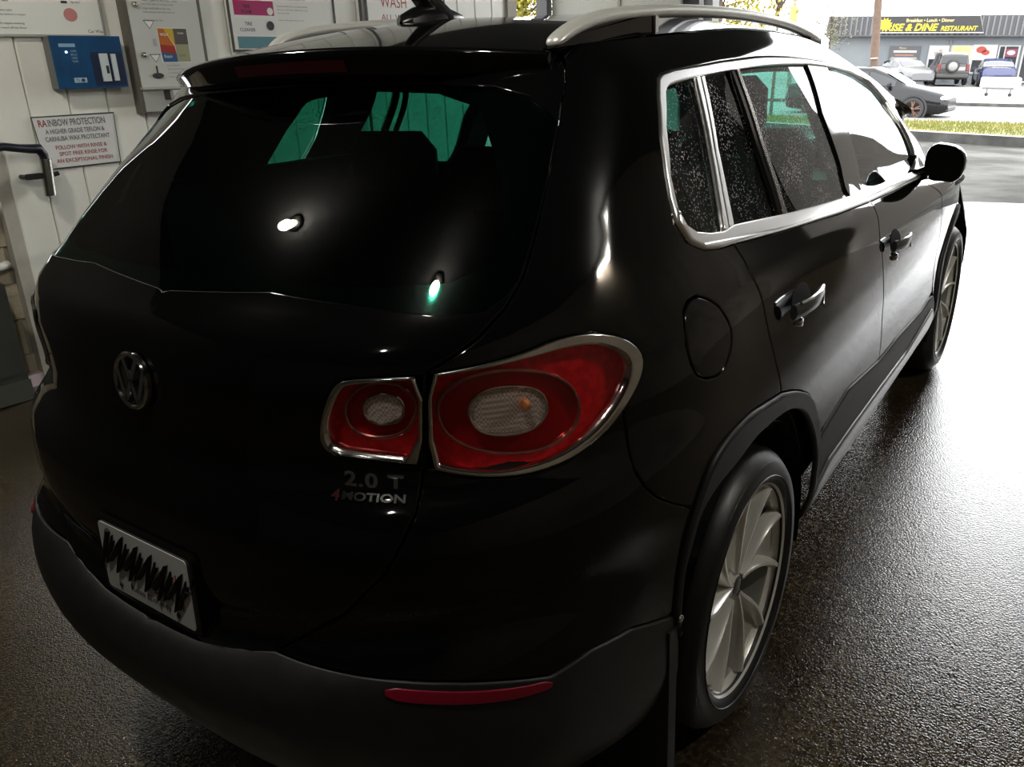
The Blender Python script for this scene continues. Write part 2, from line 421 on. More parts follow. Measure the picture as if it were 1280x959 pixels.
MB().cyl(wp(2.232, 1.668, .079), wp(2.232, 1.715, .079), .005, 8).build('peg', ink, n)
MB().lathe([(.001, .012), (.032, .01), (.034, 0)], 18, lambda x, y, h: wp(2.232 + x, 1.662 + y * .45, .078 + h)).build('peg_foot', ink, n)
for zz in (2.035, 1.773):
    MB().lathe([(.001, .022), (.012, .02), (.016, .012), (.018, 0)], 14, lambda x, y, h: wp(2.165 + x, zz + y, .078 + h)).build('key_lock', steel, n, True)
card = [('card_orange', (.5, .14, .02), [(2.275, 1.915), (2.31, 1.915), (2.365, 1.82), (2.275, 1.83)]), ('card_yellow', (.6, .42, .03), [(2.31, 1.915), (2.37, 1.915), (2.37, 1.82)]),
        ('card_red', (.35, .03, .02), [(2.275, 1.83), (2.365, 1.82), (2.37, 1.775), (2.275, 1.79)]), ('card_blue', (.03, .1, .25), [(2.275, 1.79), (2.37, 1.775), (2.37, 1.735), (2.28, 1.735)]),
        ('card_grey', (.1, .09, .085), rect(2.37, 2.455, 1.83, 1.915)), ('card_olive', (.33, .34, .2), rect(2.37, 2.455, 1.735, 1.83))]
cp = panel_box('picture_card', paper, n, 2.272, 2.458, 1.732, 1.918, .078, .0795)
for nm, c, poly in card: flat('colour_field', mat(nm, c, .4), cp, poly, .0800)
text_obj('printed_line', 'wax', paper, cp, wfn(2.285, 1.875, .0803), height=.015); text_obj('printed_line', 'foam', paper, cp, wfn(2.29, 1.757, .0803), height=.018)
text_obj('printed_line', 'rinse', paper, cp, wfn(2.395, 1.885, .0803), height=.013); text_obj('printed_line', 'soap', ink_grey, cp, wfn(2.385, 1.76, .0803), height=.016)
text_lines(n, 2.30, 2.44, 1.712, ['5 car minimum', 'please take change', 'no refunds given', 'thank you'], .021, ink_grey, .0795, .0095)
# product notice with the magenta field
n = wroot('product_notice', 'white product notice with a magenta field at its upper left', 'sign', 3.2, 2.1, 'notices on the bay wall')
panel_box('board', paper, n, 2.80, 3.62, 1.80, 2.45, .006, .02)
frame_rails(n, 2.79, 3.63, 1.79, 2.46, .018, .026, .014, frame_m)
mg = panel_box('magenta_field', mat('magenta', (.42, .015, .13), .4), n, 2.835, 3.13, 2.005, 2.09, .02, .0215)
text_obj('printed_line', 'TIRE', ink, mg, wfn(2.9, 2.045, .022), height=.02, bold=.02); text_obj('printed_line', 'FOAM', ink, mg, wfn(2.89, 2.015, .022), height=.02, bold=.02)
MB().lathe([(.001, .003), (.022, .003), (.022, 0)], 16, lambda x, y, h: wp(3.1 + x, 2.03 + y, .0215 + h)).build('wheel_print', paper, mg)
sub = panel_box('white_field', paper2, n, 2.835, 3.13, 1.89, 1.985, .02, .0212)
text_obj('printed_line', 'TIRE', ink_grey, sub, wfn(2.9, 1.945, .0217), height=.02, bold=.02); text_obj('printed_line', 'CLEANER', ink_grey, sub, wfn(2.86, 1.91, .0217), height=.02, bold=.02)
MB().lathe([(.001, .003), (.028, .003), (.028, 0)], 16, lambda x, y, h: wp(3.09 + x, 1.945 + y, .0212 + h)).build('wheel_print', ink, sub)
panel_box('teal_field', mat('teal', (.1, .25, .3), .4), n, 2.835, 3.13, 1.81, 1.88, .02, .0215)
text_lines(n, 3.16, 3.56, 2.1, ['Safe on all wheels and painted rims', '', 'Removes brake dust, mud and road film', 'spray on, wait one minute, then rinse', 'do not let dry', '', 'Follow with high pressure rinse'], .021, ink_grey, .0212, .0105)
# WASH notice
n = wroot('wash_notice', 'white notice with thin red lettering reading WASH behind the roof antenna', 'sign', 4.3, 2.2, 'notices on the bay wall')
panel_box('board', paper, n, 3.93, 4.72, 1.9, 2.5, .006, .02)
frame_rails(n, 3.915, 4.735, 1.885, 2.515, .018, .024, .016, frame_m)
text_obj('printed_line', 'WASH', mat('ink_rust', (.42, .07, .06), .6), n, wfn(4.06, 2.085, .0212), height=.075, width=.26)
text_obj('printed_line', 'ALL WHEELS', ink_red, n, wfn(4.06, 2.0, .0212), height=.04, width=.4)
# rolled papers/pipe sliver between the notices
MB().cyl(wp(3.86, 0.3, .03), wp(3.86, 3.35, .03), .012, 8).build('trim_3', mat('pipe_dark', (.08, .08, .07), .5), None, kind='structure')

# wash wand in its holder and its hose
n = wroot('wash_wand', 'black hose end sitting in a steel wand holder by the wall corner', 'wand holder', 1.5, 1.2)
MB().lathe([(.026, .0), (.03, .0), (.031, .19), (.026, .19), (.026, 0)], 24, lambda x, y, h: wp(1.503 + x + (h - .1) * .08, 1.075 + h, .085 + y)).build('holder_tube', steel, n, True)
MB().prism([(1.40, 1.165), (1.5, 1.165), (1.5, 1.195), (1.40, 1.195)], .06, .085, wp).build('bracket', black_m, n)
MB().cyl(wp(1.40, 1.18, .005), wp(1.40, 1.18, .08), .012, 10).build('bracket_stem', black_m, n)
MB().cyl(wp(1.535, 1.18, .085), wp(1.56, 1.185, .085), .012, 10).build('bolt', black_m, n)
hp = [(1.505, 1.24, .085), (1.505, 1.285, .086), (1.485, 1.318, .09), (1.44, 1.322, .1), (1.38, 1.33, .12), (1.30, 1.345, .14), (1.2, 1.34, .16), (1.05, 1.28, .18), (.9, 1.1, .2)]
MB().tube([wp(*q) for q in hp], [.02, .024, .027, .024, .021, .021, .02, .02, .02], 12).build('hose', mat('hose_blue_black', (.008, .010, .02), .35), n, True)
# utility cabinet and pipe at the entrance corner
n = thing('utility_cabinet', 'grey green metal cabinet by the entrance corner behind the car', 'cabinet')
gg = mat('grey_green', (.045, .05, .04), .5, noise=(3, (.03, .033, .026), .4, .7))
MB().prism([(.5, .05), (1.125, .05), (1.125, .68), (.5, .68)], -.02, .2, wp).build('body', gg, n)
MB().prism([(.49, .05), (1.13, .05), (1.13, .16), (.49, .16)], .2, .212, wp).build('plinth', mat('plinth_green', (.07, .075, .06), .5), n)
MB().prism([(.54, .2), (1.09, .2), (1.09, .65), (.54, .65)], .2, .208, wp).build('door', gg, n)
MB().cyl(wp(.6, .45, .212), wp(.6, .5, .212), .008, 8).build('handle', steel, n)
tag(MB().tube([wp(.5, .74, .0), wp(1.2, .735, .0), wp(1.24, .735, -.03)], .022, 12).build('water_pipe', mat('pipe_white', (.8, .8, .76), .35), None, True), 'white horizontal pipe above the grey green cabinet', 'pipe')
tag(MB().tube([(-3.9, .9, .06), (-3.6, 1.22, .075), (-3.42, 1.37, .08), (-3.2, 1.55, .085), (-2.9, 1.7, .09)], .02, 10).build('floor_hose', black_m, None, True), 'black hose lying on the floor at the wall corner', 'hose')
tag(MB().prism([(1.14, -.02), (1.267, -.02), (1.267, .12), (1.14, .12)], -.04, .012, wp).build('upstand', mat('pink_pale', (.85, .68, .72), .5), None), 'pale pinkish concrete upstand at the foot of the wall corner', 'upstand')
# ---------------------------------------------------------------- outdoors beyond the exit
OH = Vector((-.1731, .9849, 0)); OE = Vector((.9849, .1731, 0)); OC = Vector((1.4359, -.7531, 0)); LEAN = .055
def pt(t, z, D): return tuple(OC + OH * D + OE * t + Vector((0, 0, z)))
def gz(t, D): return float(np.interp(D, [0, 14, 28.5, 57, 200], [.238, .238, -.085, .2, .4])) - .05 * t * min(max((D - 8) / 7, 0), 1)
def oroot(name, label, cat, t, z, D, yaw=0., group=None, lean=LEAN):
    o = thing(name, label, cat, group=group)
    ex = OE * math.cos(lean) - Vector((0, 0, math.sin(lean))); ez = OE * math.sin(lean) + Vector((0, 0, math.cos(lean)))
    R = Matrix((ex, OH, ez)).transposed() @ Matrix.Rotation(yaw, 3, 'Z')
    o.matrix_world = Matrix.Translation(pt(t, z, D)) @ R.to_4x4()
    return o
def strip_mesh(d0, d1, dz0=0., dz1=0., ts=None, skirt=0.):
    ts = ts or list(np.linspace(-60, -4, 12)) + list(np.linspace(-3, 12, 16)) + list(np.linspace(15, 45, 6))
    v = []
    for t in ts:
        a, b = d0(t), d1(t)
        v += [pt(t, gz(t, a) + dz0, a), pt(t, gz(t, b) + dz1, b)]
    f = [(2 * i, 2 * i + 2, 2 * i + 3, 2 * i + 1) for i in range(len(ts) - 1)]
    return v, f
def kd(t): return 17.7 - .45 * max(min(t, 4), -9)
wet_lot = mat('wet_lot', (.2, .195, .18), .12, spec=.8, noise=(.9, (.3, .3, .28), .4, .65), bump=(55, .5, .012))
dry_lot = mat('grey_lot', (.05, .049, .044), .9, spec=.08, noise=(1.1, (.105, .104, .096), .42, .62), bump=(30, .4, .02))
pale = mat('pale_concrete', (.2, .197, .187), .8, spec=.15, noise=(.5, (.24, .235, .22), .4, .7))
kerb_m = mat('kerb_grey', (.035, .035, .033), .8, spec=.2, noise=(3, (.07, .07, .065), .4, .7))
# slab from the bay floor to the lot
va, fa = [], []
ts = list(np.linspace(-14, 8, 23))
for t in ts:
    p0 = Vector(pt(t, 0, 8.25)); va += [(p0.x, p0.y, bayz(min(p0.y, 7.4)) - .07), pt(t, gz(t, 9.4), 9.4)]
struct('ground_apron', va, [(2 * i, 2 * i + 2, 2 * i + 3, 2 * i + 1) for i in range(len(ts) - 1)], wet_lot)
struct('ground_lot', *strip_mesh(lambda t: 9.4, kd), dry_lot)
struct('kerb', *strip_mesh(kd, lambda t: kd(t) + .02, 0, .17), kerb_m)
struct('kerb_top', *strip_mesh(lambda t: kd(t) + .02, lambda t: kd(t) + .25, .17, .18), pale)
verge = struct('grass_bed', *strip_mesh(lambda t: kd(t) + .25, lambda t: 22.8, .18, .17), mat('verge_green', (.1, .11, .02), .9, noise=(2, (.16, .14, .03), .4, .65)))
road = struct('road', *strip_mesh(lambda t: 22.8, lambda t: 36., .0, 0.), pale)
struct('road_line', *strip_mesh(lambda t: 29.5, lambda t: 29.7, .006, .006), mat('line_grey', (.1, .1, .11), .6))
struct('kerb_far', *strip_mesh(lambda t: 36., lambda t: 36.04, 0, .12), kerb_m)
struct('ground_far', *strip_mesh(lambda t: 36.04, lambda t: 110, .12, .1), pale)
gr = random.Random(5); v, f = [], []
for i in range(9000):
    t = gr.uniform(-5, 4); D = gr.uniform(kd(t) + .25, 22.8); h = gr.uniform(.03, .1); a = gr.uniform(0, 6.28); z = gz(t, D) + .17
    p = Vector(pt(t, z, D)); dx = Vector((math.cos(a), math.sin(a), 0)) * .012; n = len(v)
    v += [p - dx, p + dx, p + Vector((gr.uniform(-.03, .03), gr.uniform(-.03, .03), h))]; f.append((n, n + 1, n + 2))
tag(mk('grass', v, f, mat('grass_yellow', (.13, .14, .025), .8, noise=(.8, (.2, .165, .035), .4, .65)), None, kind='stuff'), 'yellow green grass on the verge beyond the lot', 'grass')

# restaurant across the road
R = oroot('restaurant', 'long low grey restaurant building with a yellow on black name board across the road', 'building', 0, 1.565, 60)
rw = mat('rest_wall', (.125, .137, .15), .8, noise=(.6, (.145, .155, .16), .4, .7))
def fr(u, v, k): return (u, -k, v)
MB().box((3.5, 6, -.1), (19, 11.9, 2.93)).build('wall', rw, R)
MB().box((3.5, 5.7, 1.94), (19.3, 12.4, 1.1)).build('roof_band', mat('rest_fascia', (.055, .055, .06), .6), R)
rib = MB().box((0, 0, 0), (.1, .1, 1.12)).build('rib', mat('rest_rib', (.095, .095, .1), .55), R)
for i in range(44):
    o = rib if i == 0 else rib.copy()
    if i: COL.objects.link(o)
    o.location = (-5.95 + i * .3, -.53, 1.94)
MB().box((3.5, -.5, 1.36), (19.3, .1, .06)).build('soffit_edge', mat('rest_soffit', (.07, .07, .075), .6), R)
MB().box((1.0, -.03, .1), (.08, .06, 2.5)).build('downpipe', mat('rest_pipe', (.12, .12, .13), .6), R)
o = None
sb = MB().prism([(-3.12, 1.53), (2.6, 1.53), (2.27, 2.46), (-3.12, 2.46)], .60, .72, fr).build('name_board', mat('board_black', (.012, .011, .012), .5), R)
MB().tube([fr(*q, .72) for q in ((-3.12, 1.53), (2.6, 1.53), (2.27, 2.46), (-3.12, 2.46))], .04, 4, True).build('border', mat('board_edge', (.3, .3, .28), .5), sb)
yel = mat('sign_yellow', (.4, .33, .008), .5); cream = mat('sign_cream', (.45, .36, .15), .5)
def bfn(u0, v0): return lambda u, v, k: fr(u0 + u, v0 + v, .74 + k)
text_obj('lettering', 'RISE & DINE', yel, sb, bfn(-2.75, 1.62), width=2.9, height=.42, bold=.035, shear=.25)
text_obj('lettering', 'RESTAURANT', yel, sb, bfn(.3, 1.63), width=1.95, height=.27, bold=.03, shear=.2)
text_obj('lettering', 'Breakfast \u2022 Lunch \u2022 Dinner', cream, sb, bfn(-1.65, 2.12), width=2.6, height=.19, bold=.02)
star = []
for k in range(24):
    a = 2 * PI * k / 24; r_ = .42 if k % 2 else .27
    star.append((-2.8 + r_ * math.cos(a), 1.98 + r_ * math.sin(a)))
mk('sun_emblem', [fr(u, v, .735) for u, v in star], [tuple(range(24))], yel, sb)
def rbox(nm, m, a, b, c, d, k0, k1, par=R): return MB().prism([(a, c), (b, c), (b, d), (a, d)], k0, k1, fr).build(nm, m, par)
win_dark = mat('rest_glass', (.02, .022, .025), .1)
rframe = mat('rest_frame', (.3, .3, .3), .5)
mbd = rbox('menu_board', mat('menu_dark', (.05, .05, .055), .5), -2.33, -.61, -.05, .8, 0, .06)
text_obj('lettering', 'Menu', cream, mbd, lambda u, v, k: fr(-1.8 + u, .62 + v, .065), height=.12)
for k, (a, b, z0, z1, c) in enumerate([(-2.1, -.8, .42, .54, (.4, .36, .32)), (-2.0, -.95, .24, .3, (.3, .12, .08)), (-2.2, -.75, .02, .14, (.35, .33, .3)), (-1.9, -1.1, .04, .12, (.04, .035, .03))]):
    rbox('menu_picture', mat('menu_c%d' % k, c, .6), a, b, z0, z1, .06, .066 + .002 * k, mbd)
for k, (a, b, z0, z1, zb, c) in enumerate([(-.04, .96, .06, .78, -.17, (.42, .4, .37)), (1.17, 2.13, .07, .79, -.6, (.42, .44, .14)), (2.33, 3.45, .03, .83, -.64, (.43, .38, .32))]):
    wd = rbox('window', rframe, a - .1, b + .1, -.75, z1 + .06, 0, .03)
    rbox('pane', win_dark, a, b, zb if k else -.55, z1, .03, .04, wd)
    rbox('poster', mat('poster_%d' % k, c, .5), a, b, z0, z1, .04, .05, wd)
def blob(par, nm, c, cx, cz, r_, k=.055, sq=.7):
    mk(nm, [fr(cx + r_ * math.cos(a), cz + r_ * sq * math.sin(a), k) for a in np.linspace(0, 2 * PI, 13)[:-1]], [tuple(range(12))], mat(nm + '_%d%d%d' % tuple(int(q * 9) for q in c), c, .6), par)
for cx, cz, r_ in ((.3, .4, .14), (.52, .55, .12), (.7, .42, .1), (.3, .28, .1)): blob(R, 'poster_print', (.25, .2, .17), cx, cz, r_)
for cx, cz, r_ in ((1.5, .5, .16), (1.8, .35, .15), (1.45, .3, .1)): blob(R, 'poster_print', (.3, .36, .1), cx, cz, r_)
for cx, cz, r_ in ((2.7, .6, .28), (2.95, .45, .22)): blob(R, 'poster_print', (.25, .03, .02), cx, cz, r_)
dr = rbox('glass_door', rframe, 3.6, 4.72, -1.42, .85, 0, .04)
rbox('pane', win_dark, 3.68, 4.62, -1.3, .79, .04, .05, dr)
rbox('mullion', rframe, 3.92, 3.98, -1.3, .79, .05, .06, dr)
rbox('open_sign', mat('sign_maroon', (.12, .01, .03), .5), 3.98, 4.58, .23, .66, .06, .07, dr)
blob(R, 'sign_oval', (.45, .3, .32), 4.28, .45, .22, .075, .6)
wd = rbox('window', rframe, 4.85, 7.5, -1.2, .85, 0, .03); rbox('pane', win_dark, 4.95, 7.4, -1.1, .78, .03, .04, wd)

# ---- small cars built from a lofted body
def car_section(x, prof, W):
    """returns half section points (y, z) bottom to top at length x"""
    zl = np.interp(x, [p[0] for p in prof], [p[1] for p in prof]); zb = np.interp(x, [p[0] for p in prof], [p[2] for p in prof])
    zr = np.interp(x, [p[0] for p in prof], [p[3] for p in prof]); wf = np.interp(x, [p[0] for p in prof], [p[4] for p in prof])
    w = W / 2 * wf; c = max(0., min(1., (zr - zb) / .45))
    return [(w * .9, zl), (w * .985, zl + .12), (w, (zl + zb) / 2), (w * .99, zb - .06), (w * (.95 - .02 * c), zb), (w * (.88 - .12 * c), zr - .04 * c - .01), (w * (.74 - .06 * c), zr), (w * .35, zr + .02), (0, zr + .025)]
def small_car(root, L, W, prof, paint, wheel_x, wr, rim_m, glass_spans, spokes=5, nose=1, lights=True):
    xs = sorted(set([p[0] for p in prof] + list(np.linspace(prof[0][0], prof[-1][0], 40))))
    v, f = [], []; m = 9
    for x in xs:
        s = car_section(x, prof, W)
        ring = [(x, y, z) for y, z in s] + [(x, -y, z) for y, z in s[-2::-1]]
        v += ring
    k = 2 * m - 1
    for i in range(len(xs) - 1):
        for j in range(k - 1): f.append((i * k + j, i * k + j + 1, (i + 1) * k + j + 1, (i + 1) * k + j)[::-1])
        f.append((i * k, (i + 1) * k, (i + 1) * k + k - 1, i * k + k - 1)[::-1])
    f.append(tuple(range(k))); f.append(tuple((len(xs) - 1) * k + j for j in range(k))[::-1])
    mb = MB().add(v, f); mb.build('body', paint, root, True)
    gm = mat('far_glass', (.015, .017, .02), .06)
    for (a, b, side) in glass_spans:                       # side glass panes
        for sg in ((1, -1) if side == 's' else (1,)):
            v, f = [], []
            xx = np.linspace(a, b, 8)
            for x in xx:
                s = car_section(x, prof, W)
                lo, hi = s[4], s[5]
                if side == 's':
                    for q in (.1, .88): v.append((x, sg * (lo[0] + (hi[0] - lo[0]) * q + .008), lo[1] + (hi[1] - lo[1]) * q))
                else:
                    for q in np.linspace(-.92, .92, 7): v.append((x, q * s[5][0], s[6][1] + .03 - .02 * abs(q)))
            r_ = 2 if side == 's' else 7
            for i in range(7):
                for j in range(r_ - 1):
                    f.append((i * r_ + j, i * r_ + j + 1, (i + 1) * r_ + j + 1, (i + 1) * r_ + j))
            mk('side_window' if side == 's' else 'windscreen', v, f, gm, root, True)
    for x in wheel_x:
        for sg in (1, -1):
            y = sg * (W / 2 - .09)
            fn = lambda a, b, h, x=x, y=y, sg=sg: (x + a, y + sg * h, wr + b)
            t = MB().lathe([(wr * .7, .1), (wr * .92, .1), (wr, .06), (wr, -.08), (wr * .7, -.1)], 28, fn).build('wheel', black_m, root, True)
            MB().lathe([(wr * .74, .105), (wr * .66, .1), (wr * .62, .03), (.001, .02)], 24, fn).build('rim', mat('rim_dark', (.02, .02, .02), .5), t, True)
            mb = MB()
            for q in range(spokes):
                a0 = 2 * PI * q / spokes + .3
                for dd in (-.16, .16):
                    c1, c2 = (wr * .12 * math.cos(a0), wr * .12 * math.sin(a0)), (wr * .68 * math.cos(a0 + dd), wr * .68 * math.sin(a0 + dd))
                    nx, ny = -math.sin(a0) * wr * .05, math.cos(a0) * wr * .05
                    mb.prism([(c1[0] - nx, c1[1] - ny), (c2[0] - nx, c2[1] - ny), (c2[0] + nx, c2[1] + ny), (c1[0] + nx, c1[1] + ny)], .05, .085, fn)
            mb.lathe([(wr * .75, .106), (wr * .68, .1), (wr * .68, .06)], 24, fn).lathe([(.001, .09), (wr * .17, .08), (wr * .17, .04)], 12, fn)
            mb.build('spokes', rim_m, t)
            MB().lathe([(wr * 1.16, .085), (wr * 1.0, .085), (wr * 1.0, .02), (wr * 1.16, .02)], 28, lambda a, b, h, x=x, y=y, sg=sg: (x + a, y + sg * (h + .012), max(wr + b, .12)), True).build('wheel_arch', black_m, root, True)
    return root
car_black = mat('far_black_paint', (.006, .006, .007), .15, spec=.35)
SED = [(-2.35, .35, .72, .74, .72), (-2.25, .25, .88, .95, .88), (-1.7, .2, .95, 1.02, .97), (-1.15, .2, .96, 1.28, 1), (-.5, .2, .95, 1.43, 1), (.15, .2, .93, 1.43, 1), (.6, .2, .92, 1.27, 1), (1.15, .2, .9, .98, .99), (1.6, .2, .84, .9, .97), (2.1, .22, .7, .78, .88), (2.3, .3, .58, .64, .74)]
r = oroot('sedan', 'black sedan with bronze wheels driving along the road behind the grass verge', 'car', -1.55, gz(-1.55, 28.5), 28.5, -.18)
small_car(r, 4.7, 1.82, SED, car_black, (1.42, -1.35), .34, mat('rim_bronze', (.13, .07, .05), .3, .6), [(-1.0, .05, 's'), (.1, .85, 's'), (.55, 1.1, 't')])
for sg in (1, -1):
    MB().box((2.16, sg * .62, .66), (.22, .36, .1), Matrix.Rotation(-.25 * sg, 3, 'Z'), .03).build('headlamp', mat('lamp_pale', (.5, .52, .5), .2), r)
    MB().box((.72, sg * .98, .98), (.1, .2, .13), None, .03).build('door_mirror', car_black, r)
    MB().box((0, sg * .915, .36), (2.2, .02, .05)).build('sill_strip', mat('chrome_far', (.6, .6, .6), .2, 1.), r)
MB().box((2.24, 0, .36), (.16, 1.3, .16), None, .04).build('bumper_grille', mat('far_grille', (.02, .02, .02), .5), r)
SUVP = [(-2.05, .4, .95, 1.0, .86), (-2.0, .35, 1.0, 1.6, .95), (-1.7, .3, 1.0, 1.72, 1), (0, .3, 1.0, 1.74, 1), (.5, .3, 1.0, 1.7, 1), (1.0, .3, 1.0, 1.1, 1), (1.9, .32, .92, 1.0, .93), (2.0, .4, .8, .85, .85)]
def suv(name, label, t, z, D, yaw, paint, spare=False):
    r = oroot(name, label, 'car', t, z, D, yaw)
    small_car(r, 4.1, 1.76, SUVP, paint, (1.3, -1.3), .34, mat('rim_grey', (.2, .2, .2), .3, .6), [(-1.8, -.75, 's'), (-.65, .4, 's'), (.55, .95, 't')])
    MB().box((-2.03, 0, 1.33), (.06, 1.3, .42), None, .02).build('rear_window', mat('far_glass', (.015, .017, .02), .06), r)
    for sg in (1, -1):
        MB().box((-2.05, sg * .72, .95), (.08, .16, .36), None, .02).build('tail_lamp', mat('far_red', (.12, .012, .012), .3), r)
    MB().box((-2.1, 0, .5), (.18, 1.66, .2), None, .04).build('bumper', mat('far_bumper', (.03, .03, .03), .5), r)
    MB().box((-2.06, -.42, .88), (.05, .36, .16), None, .01).build('number_plate', mat('plate_pale', (.45, .45, .44), .5), r)
    if spare:
        fn = lambda a, b, h: (-2.05 - h, a + .05, 1.0 + b)
        t_ = MB().lathe([(.24, .16), (.32, .15), (.35, .1), (.35, .02), (.24, 0)], 26, fn).build('spare_wheel', black_m, r, True)
        MB().lathe([(.001, .17), (.2, .165), (.24, .14)], 22, fn).build('wheel_cover', mat('cover_pale', (.2, .2, .19), .4), t_, True)
    return r
suv('suv', 'dark suv with a spare wheel on its back door parked at the restaurant', .95, .2, 57, PI / 2 + .12, mat('far_brown', (.02, .017, .017), .25, coat=.4), True)
r = oroot('sedan', 'silver car parked beside the dark suv under the menu board', 'car', -1.35, .3, 56.2, -PI / 2 + .5)
small_car(r, 4.5, 1.78, SED, mat('far_silver', (.12, .12, .125), .25, .3), (1.42, -1.35), .33, mat('rim_grey', (.2, .2, .2), .3, .6), [(-1.0, .05, 's'), (.1, .85, 's'), (.55, 1.1, 't')])
SEDB = [(p[0], p[1], p[2], p[3], p[4]) for p in SED]
r = oroot('sedan', 'blue car parked by the restaurant door behind the white trailer', 'car', 3.35, .05, 57, PI / 2 + .05)
small_car(r, 4.6, 1.8, SEDB, mat('far_blue', (.012, .018, .075), .2, coat=.5), (1.42, -1.35), .33, mat('rim_grey', (.2, .2, .2), .3, .6), [(-1.0, .05, 's'), (.1, .85, 's'), (.55, 1.1, 't'), (-2.0, -1.2, 't')])
# white tank trailer by the road
r = oroot('utility_trailer', 'white box trailer on a thin wheeled frame in front of the blue car', 'trailer', 2.72, gz(2.72, 41.3) + .14, 41.3, .0)
MB().box((0, 0, .53), (1.44, .7, .42), None, .05).build('box', mat('trailer_white', (.55, .55, .55), .5), r)
MB().box((-.05, -.36, .3), (1.1, .04, .05)).box((-.05, .3, .3), (1.1, .04, .05)).build('frame', mat('trailer_grey', (.1, .1, .1), .5), r)
for x in (-.45, .4):
    MB().box((x, -.3, .16), (.04, .04, .3)).build('leg', mat('trailer_grey', (.1, .1, .1), .5), r)
    MB().cyl((x, -.34, .07), (x, -.26, .07), .07, 12).build('wheel', black_m, r)
text_obj('logo', 'F&', mat('trailer_ink', (.12, .12, .12), .6), r, lambda u, v, k: (.36 + u, -.352, .42 + v), height=.17, width=.2)

# poles and trees
wood = mat('pole_wood', (.1, .062, .042), .8, noise=(5, (.07, .047, .034), .4, .7))
r = oroot('utility_pole', 'brown wooden utility pole in front of the name board', 'pole', -2.25, .2, 44, 0, lean=-.035)
MB().tube([(0, 0, 0), (0, 0, 9)], [.2, .13], 14).build('post', wood, r, True)
MB().box((0, -.2, 1.55), (.3, .1, .06)).build('band', mat('pole_band', (.3, .27, .24), .5), r)
MB().box((0, 0, 8.4), (2.2, .12, .12)).build('crossarm', wood, r)
r = oroot('utility_pole', 'thin grey pole further left behind the car roof', 'pole', -5.45, .2, 40, 0, lean=.0)
MB().tube([(0, 0, 0), (0, 0, 8)], [.1, .07], 10).build('post', mat('pole_grey', (.2, .17, .13), .8), r, True)
MB().box((0, -.08, 3.4), (.3, .14, .7), None, .05).build('ivy_box', mat('box_ochre', (.3, .26, .08), .7), r)
def tree(label, t, D, h, cz, rad, dense, leafm, seed, trunk_r=.12):
    r = oroot('tree', label, 'tree', t, gz(t, D), D, 0, lean=0.)
    g = random.Random(seed)
    mb = MB().tube([(0, 0, 0), (.05, 0, cz * .5), (0, .05, cz), (.05, 0, cz + rad[2] * .6)], [trunk_r, trunk_r * .8, trunk_r * .6, trunk_r * .2], 8)
    for i in range(9):
        a = g.uniform(0, 6.28); z0 = cz - rad[2] * .6 + i * rad[2] * .12
        mb.tube([(0, 0, z0), (rad[0] * .45 * math.cos(a), rad[1] * .45 * math.sin(a), z0 + .35), (rad[0] * .85 * math.cos(a), rad[1] * .85 * math.sin(a), z0 + .8)], [.05, .03, .012], 5)
    mb.build('trunk', mat('bark', (.08, .06, .045), .9), r)
    v, f = [], []
    clumps = [(g.gauss(0, .5), g.gauss(0, .5), g.gauss(0, .5)) for _ in range(26)]
    for i in range(dense):
        c = g.choice(clumps)
        q = [(c[k] + g.gauss(0, .2)) * rad[k] for k in range(3)]
        s = g.uniform(.04, .085); a = Vector((g.gauss(0, 1), g.gauss(0, 1), g.gauss(0, 1))).normalized(); b = a.orthogonal().normalized(); c2 = a.cross(b)
        p = Vector((q[0], q[1], q[2] + cz)); n = len(v)
        v += [p - b * s, p - c2 * s * .6, p + b * s, p + c2 * s * .6]; f.append((n, n + 1, n + 2, n + 3))
    mk('crown', v, f, leafm, r, kind='stuff')
ly = mat('leaf_yellow', (.3, .26, .015), .7, noise=(1.2, (.18, .16, .02), .4, .65)); lb = mat('leaf_olive', (.2, .19, .04), .7, noise=(1.2, (.35, .3, .06), .4, .65))
tree('dense yellow autumn tree behind the front roof of the black car', -5.2, 24, 5, 3.3, (.95, .9, 1.2), 3800, ly, 3)
tree('sparse olive tree right of the dense yellow tree', -3.85, 25, 4, 3.2, (.5, .5, 1.0), 260, lb, 8, .05)
tree('yellow tree seen in the narrow gap at the end of the white wall', -10.9, 24, 5, 3.3, (1.5, 1.5, 2.0), 6500, ly, 11)
tree('small grey green tree at the left corner of the restaurant', -5.6, 57, 4, 3.0, (.9, .7, 1.3), 700, mat('leaf_grey', (.12, .12, .07), .8), 4, .06)

# unseen dark blocks right of the exit, added and stepped to shape the car's reflections
struct('wall_unseen_block', *MB().box((5.55, 8.65, 1.8), (6.0, 2.6, 3.6)).box((5.55, 12.0, 1.15), (6.0, 4.1, 2.4)).__dict__.values(), mat('unseen_block_brown', (.06, .048, .036), .8))
# piers just outside the exit on the left
def raypt(px_t, D): return px_t
def pier(name, a, b, D, depth, m, z1=3.6):
    """vertical block between two headings seen from the bay, a and b metres across at distance D"""
    v = []
    return MB().prism([(a, D), (b, D), (b, D + depth), (a, D + depth)], -.1, z1, lambda t, d, z: pt(t, z, d))
struct('wall_pier', *pier('p', -3.74, -2.34, 9.0, .5, None).__dict__.values(), mat('pier_cream', (.2, .2, .175), .7, noise=(1, (.24, .235, .2), .4, .7)))
tag(pier('p', -3.88, -3.76, 8.9, .14, None).build('downpipe', mat('pipe_black', (.02, .02, .02), .5), None), 'black square downpipe at the left edge of the cream pier', 'downpipe')
tag(pier('p', -3.0, -2.97, 8.985, .02, None).build('joint_strip', mat('joint_grey', (.13, .13, .11), .7), None), 'grey joint strip running down the cream pier', 'strip')
tag(pier('p', -2.335, -2.165, 9.1, .3, None).build('door_leaf', mat('door_black', (.015, .015, .017), .4), None), 'black door leaf right of the cream pier', 'door leaf')
